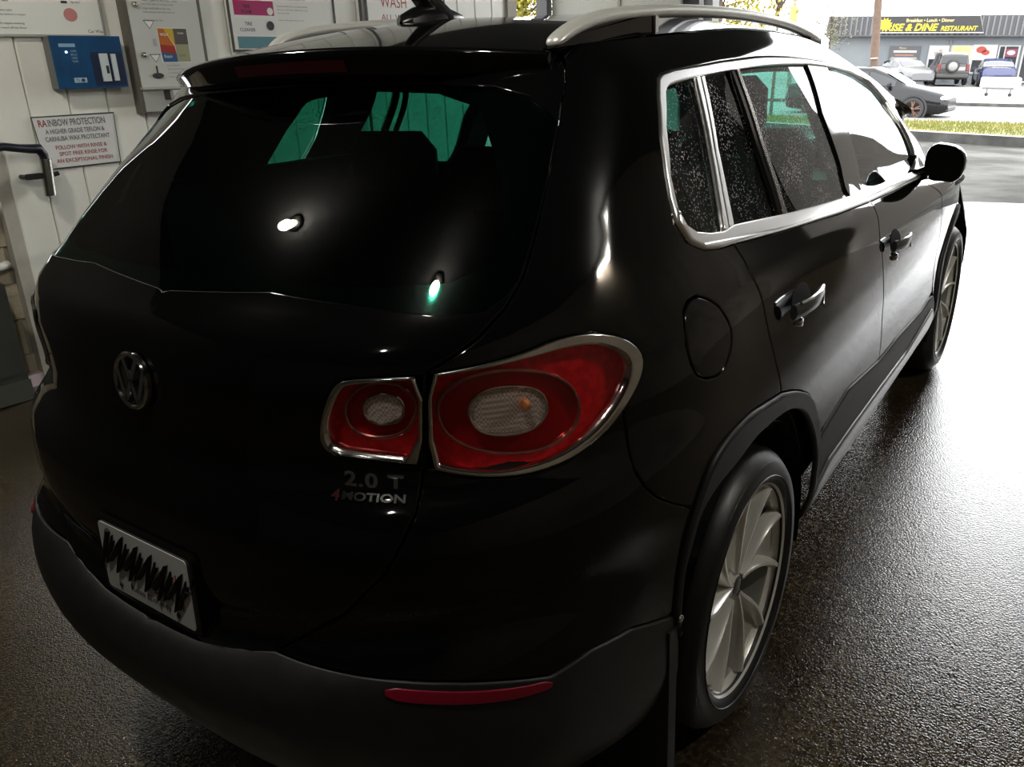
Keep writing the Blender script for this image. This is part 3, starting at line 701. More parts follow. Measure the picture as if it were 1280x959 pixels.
tag(pier('p', -2.16, -2.12, 9.05, .3, None).build('narrow_post', mat('post_white', (.3, .3, .3), .5), None), 'narrow white post beside the black door leaf', 'post')
tag(pier('p', -2.115, -2.03, 9.08, .3, None).build('grey_panel', mat('post_grey', (.1, .1, .105), .6), None), 'grey panel at the far right of the cream pier', 'panel')
# ---------------------------------------------------------------- the car's body surface
# rows from sill to roof edge: (rear z, rear y, half width, plan exponent, side z along y, front y)
def pch(x,t):
    # smooth cubic (Catmull/Hermite, finite differences) through table
    a=np.array(t,float);X=a[:,0];Y=a[:,1];x=np.clip(np.asarray(x,float),X[0],X[-1])
    h=np.diff(X);d=np.diff(Y)/h;m=np.zeros(len(X));m[0]=d[0];m[-1]=d[-1]
    for i in range(1,len(X)-1):
        if d[i-1]*d[i]>0:
            w1=2*h[i]+h[i-1];w2=h[i]+2*h[i-1];m[i]=(w1+w2)/(w1/d[i-1]+w2/d[i])
    k=np.clip(np.searchsorted(X,x,side='right')-1,0,len(X)-2)
    t_=(x-X[k])/h[k];t2=t_*t_;t3=t2*t_
    return (2*t3-3*t2+1)*Y[k]+(t3-2*t2+t_)*h[k]*m[k]+(-2*t3+3*t2)*Y[k+1]+(t3-t2)*h[k]*m[k+1]
YC=.95
BELT=[(.3,1.215),(.95,1.185),(1.95,1.125),(2.85,1.05),(3.3,1.01)]
GUT=[(.6,1.545),(.95,1.565),(1.4,1.575),(1.9,1.55),(2.4,1.47),(2.8,1.33)]   # top edge of the door openings
# row: zr, R, W, n, side z table (or None -> zr), front y
ROWS=[
 (.20,.16,.80,3.2,[(0,.20),(5,.20)],4.25),
 (.29,.01,.865,3.2,[(0,.30),(1,.30),(5,.30)],4.33),
 (.38,-.05,.895,3.2,[(0,.40),(1,.40),(5,.40)],4.38),
 (.45,-.07,.897,3.2,[(0,.48),(1,.48),(5,.47)],4.40),
 (.51,-.075,.892,3.2,[(0,.57),(1,.56),(5,.53)],4.41),
 (.56,-.055,.889,3.2,[(0,.645),(1,.63),(5,.60)],4.41),
 (.60,.0,.890,3.2,[(0,.715),(1,.70),(5,.66)],4.41),
 (.70,-.005,.893,3.2,[(0,.785),(1,.77),(5,.73)],4.40),
 (.81,.005,.893,3.2,[(0,.855),(1,.85),(5,.81)],4.37),
 (.88,.025,.891,3.1,[(0,.90),(5,.86)],4.35),
 (.94,.05,.888,2.75,[(0,.95),(5,.90)],4.32),
 (1.02,.06,.882,2.8,[(0,1.03),(2,.98),(5,.92)],4.28),
 (1.10,.068,.868,2.95,[(0,1.11),(2,1.05),(3.3,.96),(4.2,.84)],4.22),
 (1.17,.10,.838,3.2,[(0,1.17),(2,1.095),(3.3,.99),(4.2,.88)],4.12),
 (1.21,.155,.815,3.3,[(.3,1.215),(.95,1.185),(1.95,1.125),(2.85,1.05),(3.3,1.01),(3.6,.985)],3.55),
 (1.30,.25,.772,3.4,[(0,1.31),(.95,1.275),(1.95,1.215),(2.85,1.135),(3.42,1.09)],3.42),
 (1.40,.375,.728,3.6,[(0,1.41),(.95,1.375),(1.95,1.325),(2.85,1.245),(3.2,1.21)],3.20),
 (1.49,.51,.682,3.8,[(0,1.50),(.95,1.475),(1.95,1.435),(2.7,1.36),(2.97,1.325)],2.97),
 (1.55,.595,.645,4.0,[(0,1.55),(.95,1.55),(1.4,1.55),(1.95,1.52),(2.55,1.44),(2.72,1.41)],2.72),
 (1.59,.63,.60,4.2,[(0,1.585),(.95,1.596),(1.4,1.60),(1.95,1.57),(2.3,1.52),(2.5,1.475)],2.50),
]
NS=24
def row_curve(r,s):
    zr,R,W,n,zt,F=r
    t=np.linspace(0,np.pi/2,400)
    x=W*np.sin(t)**(2/n); y=YC-(YC-R)*np.cos(t)**(2/n)
    L=np.r_[0,np.cumsum(np.hypot(np.diff(x),np.diff(y)))];L/=L[-1]
    s=np.asarray(s,float);a=np.clip(s,0,1);b=np.clip(s-1,0,1)
    X=np.interp(a,L,x);Y=np.interp(a,L,y)
    Y=np.where(s>1,YC+(F-YC)*b,Y)
    # plan taper along the side
    if F>3.35:
        k=np.clip((Y-3.0)/(F-3.0+1e-6),0,1);tap=(1-np.clip(k,0,.9995)**3.2)**(1/3.2)
        tap=np.maximum(tap,.25)
    else:
        tap=1-.05*np.clip((Y-1.9)/1.3,0,2)**2
    X=np.where(s>1,W*tap,X)
    zs=pch(Y,zt);zc=pch(np.array([YC]),zt)[0]
    e=np.clip(a/.55,0,1);e=e*e*(3-2*e)
    Z=np.where(s>1,zs,zr*(1-e)+pch(np.maximum(Y,.0),zt)*e)
    return np.stack([X,Y,Z],-1)
_cache={}
def P(s,v):
    """s:0 rear centre..1 corner end..2 front ; v: row index float"""
    s=np.asarray(s,float);v=np.asarray(v,float);s,v=np.broadcast_arrays(s,v)
    G=getgrid();nr=len(ROWS)
    si=np.clip(s/2*(SG-1),0,SG-1-1e-6);i0=si.astype(int);fs=(si-i0)[...,None]
    v=np.clip(v,0,nr-1-1e-6);k=v.astype(int);f=(v-k)[...,None]
    def g(r):
        r=np.clip(r,0,nr-1);return G[r,i0]*(1-fs)+G[r,i0+1]*fs
    p0,p1,p2,p3=g(k-1),g(k),g(k+1),g(k+2)
    m1=(p2-p0)/2;m2=(p3-p1)/2
    f2=f*f;f3=f2*f
    return (2*f3-3*f2+1)*p1+(f3-2*f2+f)*m1+(-2*f3+3*f2)*p2+(f3-f2)*m2
SG=401
def getgrid():
    if 'g' not in _cache:
        _cache['g']=np.stack([row_curve(r,np.linspace(0,2,SG)) for r in ROWS])
    return _cache['g']
# outlines of the panels on that surface, as (s, row)
SV={
 'dlo_out':[(0.9517,17.466),(0.9743,17.563),(1.0185,17.64),(1.0759,17.669),(1.1636,17.717),(1.2874,17.73),(1.435,17.726),(1.572,17.675),(1.6736,17.637),(1.8043,17.517),(1.8951,16.997),(1.9215,16.233),(1.8646,15.48),(1.8093,14.729),(1.7578,14.019),(1.5592,12.794),(1.4109,12.683),(1.316,12.761),(1.2208,13.024),(1.1361,13.496),(1.0695,13.793),(1.0029,13.996),(0.9538,14.029),(0.8974,14.161),(0.8634,14.406),(0.8482,14.807),(0.8496,15.266),(0.86,15.752),(0.8811,16.362),(0.9251,17.091)],
 'dlo_in':[(0.9775,17.243),(0.9982,17.308),(1.0145,17.348),(1.0631,17.412),(1.1475,17.467),(1.268,17.497),(1.4129,17.521),(1.5075,17.54),(1.6004,17.511),(1.75,17.488),(1.8623,17.321),(1.884,16.587),(1.8732,15.849),(1.8092,15.145),(1.757,14.366),(1.7035,14.013),(1.4121,13.733),(1.3495,13.869),(1.1391,14.183),(1.0128,14.404),(0.9843,14.357),(0.9377,14.421),(0.8953,14.54),(0.8719,14.729),(0.8616,15.053),(0.8686,15.612),(0.9085,16.455),(0.9592,17.106)],
 'g_quarter':[(0.9592,17.106),(0.9775,17.243),(0.9982,17.308),(1.0145,17.348),(1.0626,17.402),(1.0679,17.376),(1.0292,15.931),(0.9822,14.371),(0.9377,14.421),(0.8953,14.54),(0.8719,14.729),(0.8616,15.053),(0.8686,15.612),(0.9085,16.455)],
 'c_strip1':[(1.0687,17.416),(1.0799,17.418),(1.0362,15.917),(1.0016,14.369),(0.9857,14.354),(1.031,15.927)],
 'c_strip2':[(1.0822,17.419),(1.0926,17.424),(1.0459,15.898),(1.0146,14.405),(1.0045,14.375),(1.0388,15.912)],
 'g_fixed':[(1.0939,17.427),(1.1831,17.464),(1.1478,15.865),(1.1263,14.202),(1.0146,14.405),(1.0468,15.896)],
 'div_black':[(1.1807,17.467),(1.197,17.473),(1.1585,15.847),(1.1338,14.193),(1.1221,14.208),(1.1457,15.869)],
 'div_chrome':[(1.1943,17.473),(1.204,17.477),(1.165,15.836),(1.1415,14.184),(1.1315,14.191),(1.1563,15.851)],
 'g_rear':[(1.204,17.477),(1.268,17.497),(1.4129,17.521),(1.5032,17.538),(1.4307,16.254),(1.3927,15.193),(1.3486,13.878),(1.1391,14.183),(1.165,15.836)],
 'b_pillar':[(1.4969,17.536),(1.6004,17.511),(1.5982,17.443),(1.5292,16.411),(1.4729,15.247),(1.4074,13.695),(1.3449,13.874),(1.3895,15.198),(1.4239,16.259)],
 'g_front':[(1.6021,17.473),(1.75,17.488),(1.8623,17.321),(1.884,16.587),(1.8732,15.849),(1.8092,15.145),(1.757,14.366),(1.7035,14.013),(1.4121,13.733),(1.4729,15.247),(1.5292,16.411)],
 'door_cut':[(1.0009,13.985),(1.0028,13.867),(1.0064,13.225),(1.0053,12.243),(1.0089,11.6),(1.0133,10.83),(1.0222,9.843),(1.0328,8.215),(1.0396,7.494)],
 'b_cut':[(1.3219,12.759),(1.3145,10.799),(1.3227,8.262),(1.335,6.677),(1.3478,4.827),(1.3402,3.324)],
 'arch_out':[(0.7485,3.714),(0.7606,5.019),(0.7699,5.87),(0.7877,6.586),(0.8153,7.387),(0.8476,7.717),(0.8941,7.901),(0.9774,7.88),(1.0396,7.494),(1.0758,7.068),(1.1097,6.262),(1.1309,5.147),(1.1443,3.562),(1.1388,2.468),(1.1418,1.59)],
 'arch_in':[(0.7565,3.011),(0.7687,4.672),(0.7846,5.469),(0.7994,6.262),(0.8361,6.718),(0.9,6.848),(0.9675,7.069),(1.0212,6.962),(1.0627,6.628),(1.1001,5.657),(1.1228,4.317),(1.1317,3.216),(1.1255,2.274),(1.1344,1.616)],
 'sill_top':[(1.1443,3.784),(1.1552,3.901),(1.2284,4.284),(1.3393,3.733),(1.4225,3.673),(1.5475,3.35),(1.5845,3.472)],
 'sill_mid':[(1.141,1.991),(1.1661,2.392),(1.2351,2.403),(1.3485,2.314),(1.4683,2.167),(1.6073,2.641)],
 'tg_cut':[(0.697,18.654),(0.6876,18.093),(0.6712,17.491),(0.659,17.251),(0.6203,16.3),(0.5851,15.36),(0.5522,14.473),(0.5258,13.946),(0.4952,13.324),(0.4591,12.757),(0.4357,12.45),(0.4272,11.368),(0.4205,10.323),(0.4109,9.281),(0.3758,7.591),(0.3232,6.67),(0.226,5.69),(0.1832,5.213)],
 'lamp_out':[(0.4361,12.391),(0.4628,12.463),(0.5112,12.612),(0.5497,12.782),(0.5769,12.937),(0.6061,12.964),(0.6357,12.89),(0.6667,12.629),(0.6879,12.251),(0.6979,11.903),(0.6939,11.553),(0.6797,11.192),(0.6568,10.776),(0.6331,10.431),(0.6063,10.158),(0.5804,9.977),(0.5463,9.875),(0.5149,9.882),(0.4812,9.976),(0.4512,10.122),(0.4256,10.288)],
 'lamp_in':[(0.4396,12.332),(0.4685,12.403),(0.5105,12.474),(0.5581,12.604),(0.5928,12.678),(0.6328,12.615),(0.6581,12.35),(0.6744,12.044),(0.6784,11.772),(0.674,11.452),(0.6565,11.066),(0.6324,10.651),(0.6026,10.332),(0.5706,10.128),(0.5311,10.038),(0.4939,10.058),(0.4576,10.214),(0.431,10.385)],
 'lampi_out':[(0.4307,12.362),(0.391,12.352),(0.344,12.277),(0.3305,12.125),(0.3182,11.745),(0.3065,11.247),(0.3032,10.934),(0.3073,10.699),(0.3184,10.59),(0.3636,10.513),(0.3977,10.423),(0.4189,10.37)],
 'lampi_in':[(0.4265,12.285),(0.3907,12.263),(0.3468,12.166),(0.3349,12.028),(0.3222,11.625),(0.3114,11.193),(0.3103,10.943),(0.3152,10.683),(0.3642,10.594),(0.4147,10.474)],
 'ring_o':[(0.4405,11.544),(0.4416,11.178),(0.452,10.842),(0.4743,10.549),(0.5129,10.335),(0.5556,10.294),(0.5874,10.445),(0.6055,10.744),(0.6089,11.177),(0.5994,11.62),(0.5763,11.986),(0.5446,12.229),(0.5092,12.326),(0.4739,12.186),(0.4511,11.883)],
 'bulb_o':[(0.4749,11.387),(0.4785,11.1),(0.489,10.897),(0.5063,10.79),(0.5334,10.772),(0.5524,10.872),(0.5646,11.102),(0.5665,11.343),(0.561,11.606),(0.5468,11.777),(0.5246,11.865),(0.5026,11.871),(0.4872,11.745),(0.4776,11.572)],
 'ring_i':[(0.3335,11.565),(0.3327,11.284),(0.3394,11.06),(0.3536,10.944),(0.3699,10.896),(0.391,10.949),(0.4081,11.12),(0.4175,11.462),(0.4164,11.813),(0.4048,12.076),(0.386,12.196),(0.3652,12.155),(0.3466,11.926)],
 'bulb_i':[(0.3571,11.543),(0.3579,11.369),(0.3651,11.249),(0.3766,11.198),(0.3903,11.232),(0.4,11.351),(0.4041,11.54),(0.4029,11.733),(0.395,11.86),(0.3819,11.899),(0.3691,11.845),(0.3598,11.701)],
 'fuel':[(0.8386,12.889),(0.8552,12.716),(0.8686,12.518),(0.8799,12.258),(0.8861,12.001),(0.8951,11.739),(0.899,11.522),(0.8986,11.289),(0.8938,11.089),(0.8843,10.88),(0.8734,10.698),(0.8612,10.593),(0.8498,10.577),(0.8245,10.654),(0.8019,10.884),(0.7878,11.266),(0.7817,11.762),(0.7877,12.267),(0.7956,12.6),(0.8139,12.862)],
 'bump_seam':[(0.6629,10.84),(0.6664,10.149),(0.6687,9.551),(0.6721,8.998),(0.6852,8.226),(0.708,7.647),(0.742,7.183),(0.7877,6.586)],
 'clad_top':[(0.2264,5.673),(0.271,5.504),(0.3252,5.324),(0.3898,5.094),(0.4403,4.872),(0.4906,4.599),(0.5537,4.229),(0.6067,4.415),(0.6688,4.297),(0.7485,3.714)],
 'refl':[(0.3739,5.0),(0.4237,4.769),(0.4733,4.511),(0.5164,4.299),(0.5535,4.167),(0.5528,3.926),(0.5154,3.998),(0.4724,4.166),(0.4232,4.409),(0.3752,4.672)],
 'rwin':[(0.6394,16.81),(0.623,16.422),(0.592,15.708),(0.562,14.9),(0.5452,14.482),(0.5292,14.224),(0.5005,13.938),(0.4591,13.937),(0.4023,14.053),(0.3283,14.182),(0.2125,14.293)],
 'handle_cup':[(1.0905,11.433),(1.0779,11.457),(1.0664,11.338),(1.0612,11.055),(1.063,10.695),(1.0726,10.29),(1.0867,10.079),(1.0981,10.176),(1.1043,10.471),(1.1042,10.93),(1.0988,11.284)],
 'handle_cup2':[(1.376,10.771),(1.3622,10.736),(1.3536,10.399),(1.3517,9.834),(1.3546,9.308),(1.3679,8.721),(1.3816,8.572),(1.3922,8.959),(1.3958,9.538),(1.3905,10.248)],
 'handlebar':[(1.0487,10.942),(1.1097,10.891)],
 'handlebar2':[(1.3422,9.931),(1.403,9.547)],
 'badge2':[(0.3294,10.103),(0.3979,9.969)],
 'badge4':[(0.3143,9.665),(0.3999,9.574)]}
# ---------------------------------------------------------------- panels cut from the surface
CAR = thing('suv', 'wet black suv with red tail lamps and silver wheels parked in the wash bay', 'car')
CAR.rotation_euler = (TILT, 0, 0)
def P2(s, v, side=1):
    s = np.asarray(s, float); v = np.asarray(v, float)
    X = P(np.abs(s), v); sg = np.where(s < 0, -1., 1.) * side
    return X * np.stack([sg, np.ones_like(sg), np.ones_like(sg)], -1)
def N2(s, v):
    e = 2e-3
    s = np.asarray(s, float); v = np.asarray(v, float)
    vv = np.clip(v, .02, len(ROWS) - 1.02); ss = np.clip(s, -1.99, 1.99)
    ds = P2(ss + e, vv) - P2(ss - e, vv); dv = P2(ss, vv + .015) - P2(ss, vv - .015)
    n = np.cross(ds, dv); n /= np.linalg.norm(n, axis=-1, keepdims=True) + 1e-12
    return n
_vt = np.linspace(0, len(ROWS) - 1, 200); _pl = P(np.full(200, 1.0), _vt)
_bl = np.r_[0, np.cumsum(np.linalg.norm(np.diff(_pl, axis=0), axis=1))]
_st = np.linspace(0, 2, 400); _ps = P(_st, np.full(400, 10.))
_al = np.r_[0, np.cumsum(np.linalg.norm(np.diff(_ps, axis=0), axis=1))]
def to_ab(q):
    q = np.asarray(q, float); return np.stack([np.sign(q[:, 0]) * np.interp(np.abs(q[:, 0]), _st, _al), np.interp(q[:, 1], _vt, _bl)], 1)
def to_sv(q): return np.stack([np.sign(q[:, 0]) * np.interp(np.abs(q[:, 0]), _al, _st), np.interp(q[:, 1], _bl, _vt)], 1)
def resample(poly, step):
    out = []; n = len(poly)
    for i in range(n):
        a, b = poly[i], poly[(i + 1) % n]; k = max(1, int(np.ceil(np.linalg.norm(b - a) / step)))
        for j in range(k): out.append(a + (b - a) * j / k)
    return np.array(out)
def smooth_poly(poly, it=1):
    p_ = np.asarray(poly, float)
    for _ in range(it):
        a = p_; b = np.roll(p_, -1, 0)
        p_ = np.stack([a * .75 + b * .25, a * .25 + b * .75], 1).reshape(-1, 2)
    return p_
def area(p_): x, y = p_[:, 0], p_[:, 1]; return .5 * np.sum(x * np.roll(y, -1) - np.roll(x, -1) * y)
def offset_poly(p_, d):
    """moves a counter-clockwise outline inwards by d"""
    a = np.roll(p_, 1, 0); b = np.roll(p_, -1, 0)
    e1 = p_ - a; e2 = b - p_
    e1 /= np.linalg.norm(e1, axis=1, keepdims=True) + 1e-12; e2 /= np.linalg.norm(e2, axis=1, keepdims=True) + 1e-12
    n1 = np.stack([-e1[:, 1], e1[:, 0]], 1); n2 = np.stack([-e2[:, 1], e2[:, 0]], 1)
    m = n1 + n2; L_ = (m * m).sum(1, keepdims=True); m = m / np.maximum(L_, .6) * 2
    return p_ + m * d
def inside(pts, poly):
    x, y = pts[:, 0], pts[:, 1]; r = np.zeros(len(pts), bool)
    x1, y1 = poly[:, 0], poly[:, 1]; x2, y2 = np.roll(x1, -1), np.roll(y1, -1)
    for a, b, c, d in zip(x1, y1, x2, y2):
        if b == d: continue
        k = (b > y) != (d > y); r ^= k & (x < (c - a) * (y - b) / (d - b) + a)
    return r
def edge_dist(pts, poly):
    d = np.full(len(pts), 9.)
    for a, b in zip(poly, np.roll(poly, -1, 0)):
        ab = b - a; t = np.clip(((pts - a) @ ab) / (ab @ ab + 1e-12), 0, 1)
        d = np.minimum(d, np.linalg.norm(pts - a - t[:, None] * ab, axis=1))
    return d
def far_side(pl):
    """the far side's window frames as they are seen through the rear glass"""
    out = []
    for a, b in pl:
        k = min(max((b - 11.5) / 1.5, 0), 1)
        if a < .72 or k == 0 or a > 1.95: out.append((a, b)); continue
        sg_ = np.linspace(.6, 1.99, 400); X = P(sg_, np.full(400, b)); q = P(np.array([a]), np.array([b]))[0]
        c = q[1] - .55 * (q[2] - 1.35)
        c2 = np.interp(c, [.45, .74, 1.0, 1.045, 1.24, 1.27, 1.83, 2.1, 2.6], [.45, .97, 1.17, 1.36, 1.5, 1.53, 1.97, 2.14, 2.6])
        out.append((float(np.interp(q[1] + (c2 - c) * k, X[:, 1], sg_)), b))
    return out
def panel(name, outer, m, holes=(), off=0., thick=.014, gap=.0022, bevel=.003, grid=.04, side=1, parent=None, rnd=0, fine=.02, dish=0., kind=None):
    """a sheet following the body surface inside an outline; side=-1 mirrors it to the left of the car"""
    loops = []
    for k, pl in enumerate([outer] + list(holes)):
        if side < 0: pl = far_side(pl)
        q = to_ab(np.array(pl)); 
        if rnd: q = smooth_poly(q, rnd)
        if area(q) < 0: q = q[::-1]
        q = resample(q, fine)
        if k: q = q[::-1]
        loops.append(q)
    top = [offset_poly(q, gap + bevel) for q in loops]; mid = [offset_poly(q, gap) for q in loops]
    lo = top[0].min(0); hi = top[0].max(0)
    gx, gy = np.meshgrid(np.arange(lo[0] + grid / 2, hi[0], grid), np.arange(lo[1] + grid / 2, hi[1], grid))
    gx = gx + (np.arange(gx.shape[0]) % 2)[:, None] * grid / 2
    g = np.stack([gx.ravel(), gy.ravel()], 1)
    g = g[inside(g, top[0])] if len(g) else g
    for h in top[1:]:
        if len(g): g = g[~inside(g, h)]
    for h in top:
        if len(g): g = g[edge_dist(g, h) > grid * .4]
    pts = np.concatenate(top + ([g] if len(g) else []))
    edges = []; s0 = 0
    for h in top:
        n = len(h); edges += [(s0 + i, s0 + (i + 1) % n) for i in range(n)]; s0 += n
    r = delaunay_2d_cdt([Vector(p_) for p_ in pts], edges, [], 0, 1e-7)
    V = np.array([(v.x, v.y) for v in r[0]]); F = np.array([f for f in r[2] if len(f) == 3])
    c = V[F].mean(1); k = inside(c, top[0])
    for h in top[1:]: k &= ~inside(c, h)
    F = F[k]; used = np.unique(F); remap = -np.ones(len(V), int); remap[used] = np.arange(len(used)); V = V[used]; F = remap[F]
    a = V[F[:, 1]] - V[F[:, 0]]; b = V[F[:, 2]] - V[F[:, 0]]
    flip = (a[:, 0] * b[:, 1] - a[:, 1] * b[:, 0]) < 0; F[flip] = F[flip][:, ::-1]
    sv = to_sv(V); Nn = N2(sv[:, 0], sv[:, 1])
    o_ = np.full(len(V), off)
    if dish:
        d = np.minimum.reduce([edge_dist(V, h) for h in top]); mx_ = d.max() + 1e-9; o_ = off + dish * np.sqrt(np.clip(1 - (1 - d / mx_) ** 2, 0, 1))
    X = P2(sv[:, 0], sv[:, 1]) + Nn * o_[:, None]
    vs = [X]; ns = [Nn]; fs = [tuple(f) for f in F]; n0 = len(X)
    if thick:
        for t_, q in zip(top, mid):
            st, sq = to_sv(t_), to_sv(q); nt, nq = N2(st[:, 0], st[:, 1]), N2(sq[:, 0], sq[:, 1])
            Xt = P2(st[:, 0], st[:, 1]) + nt * off; Xq = P2(sq[:, 0], sq[:, 1])
            out_ = Xq + nq * off - Xt; out_ /= np.linalg.norm(out_, axis=1, keepdims=True) + 1e-12
            n = len(q); dirn = 1
            vs += [Xt, Xq + nq * (off - bevel), Xq + nq * (off - thick)]
            nm = (nq + out_) / np.linalg.norm(nq + out_, axis=1, keepdims=True)
            ns += [nt, nm, out_]
            for i in range(n):
                j = (i + 1) % n
                fs.append((n0 + j, n0 + i, n0 + n + i, n0 + n + j)); fs.append((n0 + n + j, n0 + n + i, n0 + 2 * n + i, n0 + 2 * n + j))
            n0 += 3 * n
    X = np.concatenate(vs); Nn = np.concatenate(ns)
    if side < 0:
        X = X * [-1, 1, 1]; Nn = Nn * [-1, 1, 1]; fs = [f[::-1] for f in fs]
    return mk(name, X, fs, m, parent if parent is not None else CAR, True, Nn, kind)
def surf_tube(name, pl, r, m, off=0., closed=True, side=1, parent=None, n=8, step=.012, rnd=1):
    q = to_ab(np.array(pl))
    if rnd and closed: q = smooth_poly(q, rnd)
    if closed: q = resample(q, step)
    else: q = np.concatenate([np.linspace(a, b, max(2, int(np.linalg.norm(b - a) / step)), endpoint=False) for a, b in zip(q[:-1], q[1:])] + [q[-1:]])
    sv = to_sv(q); X = P2(sv[:, 0], sv[:, 1]) + N2(sv[:, 0], sv[:, 1]) * off
    X = X * [side, 1, 1]
    return MB().tube(list(X), r, n, closed).build(name, m, parent if parent is not None else CAR, True)
def sgrid(s, v, off=0., side=1):
    """one point on the surface"""
    X = P2(np.array([s]), np.array([v])) + N2(np.array([s]), np.array([v])) * off
    return Vector(X[0] * [side, 1, 1])
def yz2sv(y, z):
    S_, V_ = yz2sv.g; d = (yz2sv.x[..., 1] - y) ** 2 + (yz2sv.x[..., 2] - z) ** 2
    i = np.unravel_index(np.argmin(d), d.shape); return (float(S_[i]), float(V_[i]))
_S, _V = np.meshgrid(np.linspace(.75, 2, 300), np.linspace(0, len(ROWS) - 1, 300)); yz2sv.g = (_S, _V); yz2sv.x = P(_S, _V)
mir = lambda pl: [(-a, b) for a, b in pl]
both = lambda half: list(half) + [(-a, b) for a, b in half[::-1]]

# ---------------------------------------------------------------- car materials
paint = mat('black_paint', (.0025, .0025, .0027), .045, spec=.5)
clad_m = mat('grey_black_plastic', (.008, .008, .0078), .5, noise=(30, (.011, .011, .0107), .4, .6), bump=(300, .08, .002))
chrome = mat('chrome', (.86, .86, .84), .1, 1.)
satin_chrome = mat('satin_chrome', (.9, .9, .88), .3, 1.)
satin = mat('satin_rail', (.78, .78, .73), .35, .3)
gloss_b = mat('gloss_black_trim', (.004, .004, .004), .06)
inner = mat('dark_inner', (.004, .004, .004), .9)
seat_m = mat('dark_seat', (.012, .012, .013), .6)
glass_dark = glass_mat('privacy_glass', (.16, .50, .40), spots=.42)
glass_rear = glass_mat('rear_glass', (.13, .50, .39))
glass_front = glass_mat('front_glass', (.72, .93, .92), spots=.1)
red_l = mat('lamp_red', (.95, .012, .02), .25, .2, noise=(60, (.75, .008, .014), .45, .55))
red_d = mat('lamp_red_deep', (.45, .004, .008), .2, .2)
lens_m = glass_mat('lamp_cover', (.98, .9, .9))
bulb_m = mat('lamp_clear', (.7, .68, .6), .25, .2, bump=(420, .5, .004))
def grid_lens(m):
    nt = m.node_tree; tc = nt.nodes.new('ShaderNodeTexCoord'); ck = nt.nodes.new('ShaderNodeTexChecker')
    ck.inputs['Scale'].default_value = 210; ck.inputs[1].default_value = (.85, .83, .74, 1); ck.inputs[2].default_value = (.5, .48, .42, 1)
    nt.links.new(tc.outputs['Object'], ck.inputs[0]); nt.links.new(ck.outputs[0], nt.nodes['Principled BSDF'].inputs['Base Color'])
grid_lens(bulb_m)
amber = mat('bulb_amber', (.6, .22, .08), .3)

D = SV
for key, ids in (('b_pillar', (5, 6)), ('g_rear', (6, 7)), ('g_front', (7, 8)), ('g_fixed', (3, 4))):
    for i in ids: D[key][i] = (D[key][i][0], D[key][i][1] - .1)
BELT_TOP = D['dlo_out']
i_fb = 15                                   # index of the front lower corner of the window outline
front_up = BELT_TOP[:15]; lower = BELT_TOP[15:]
def chaikin(pl, it=2):
    q = [np.array(p_) for p_ in pl]
    for _ in range(it):
        r_ = [q[0]]
        for a, b in zip(q[:-1], q[1:]): r_ += [a * .75 + b * .25, a * .25 + b * .75]
        q = r_ + [q[-1]]
    return [tuple(map(float, p_)) for p_ in q]
arch = D['arch_out']
A0, A1, A2, A3 = chaikin(arch[:4]), chaikin(arch[3:9]), chaikin(arch[8:13]), chaikin(arch[12:])
D['arch_in'] = chaikin(D['arch_in'])
def arch_front(r, n=18):
    return [yz2sv(3.55 + r * math.cos(a), max(.29, .36 + r * math.sin(a))) for a in np.linspace(PI + .12, -.12, n)]
af = arch_front(.43)
Y = lambda y, z: yz2sv(y, z)
sill_front_end = D['sill_top'][-1]
fd_cut = [D['dlo_out'][15], Y(3.02, .93), Y(3.06, .8), Y(3.07, .68), Y(3.05, .52)]
lamp = D['lamp_out']; seam = D['bump_seam']
lamp_upper = lamp[:14]                      # inner top corner round the tip to the seam start
lamp_lower = lamp[13:]
tg = D['tg_cut']
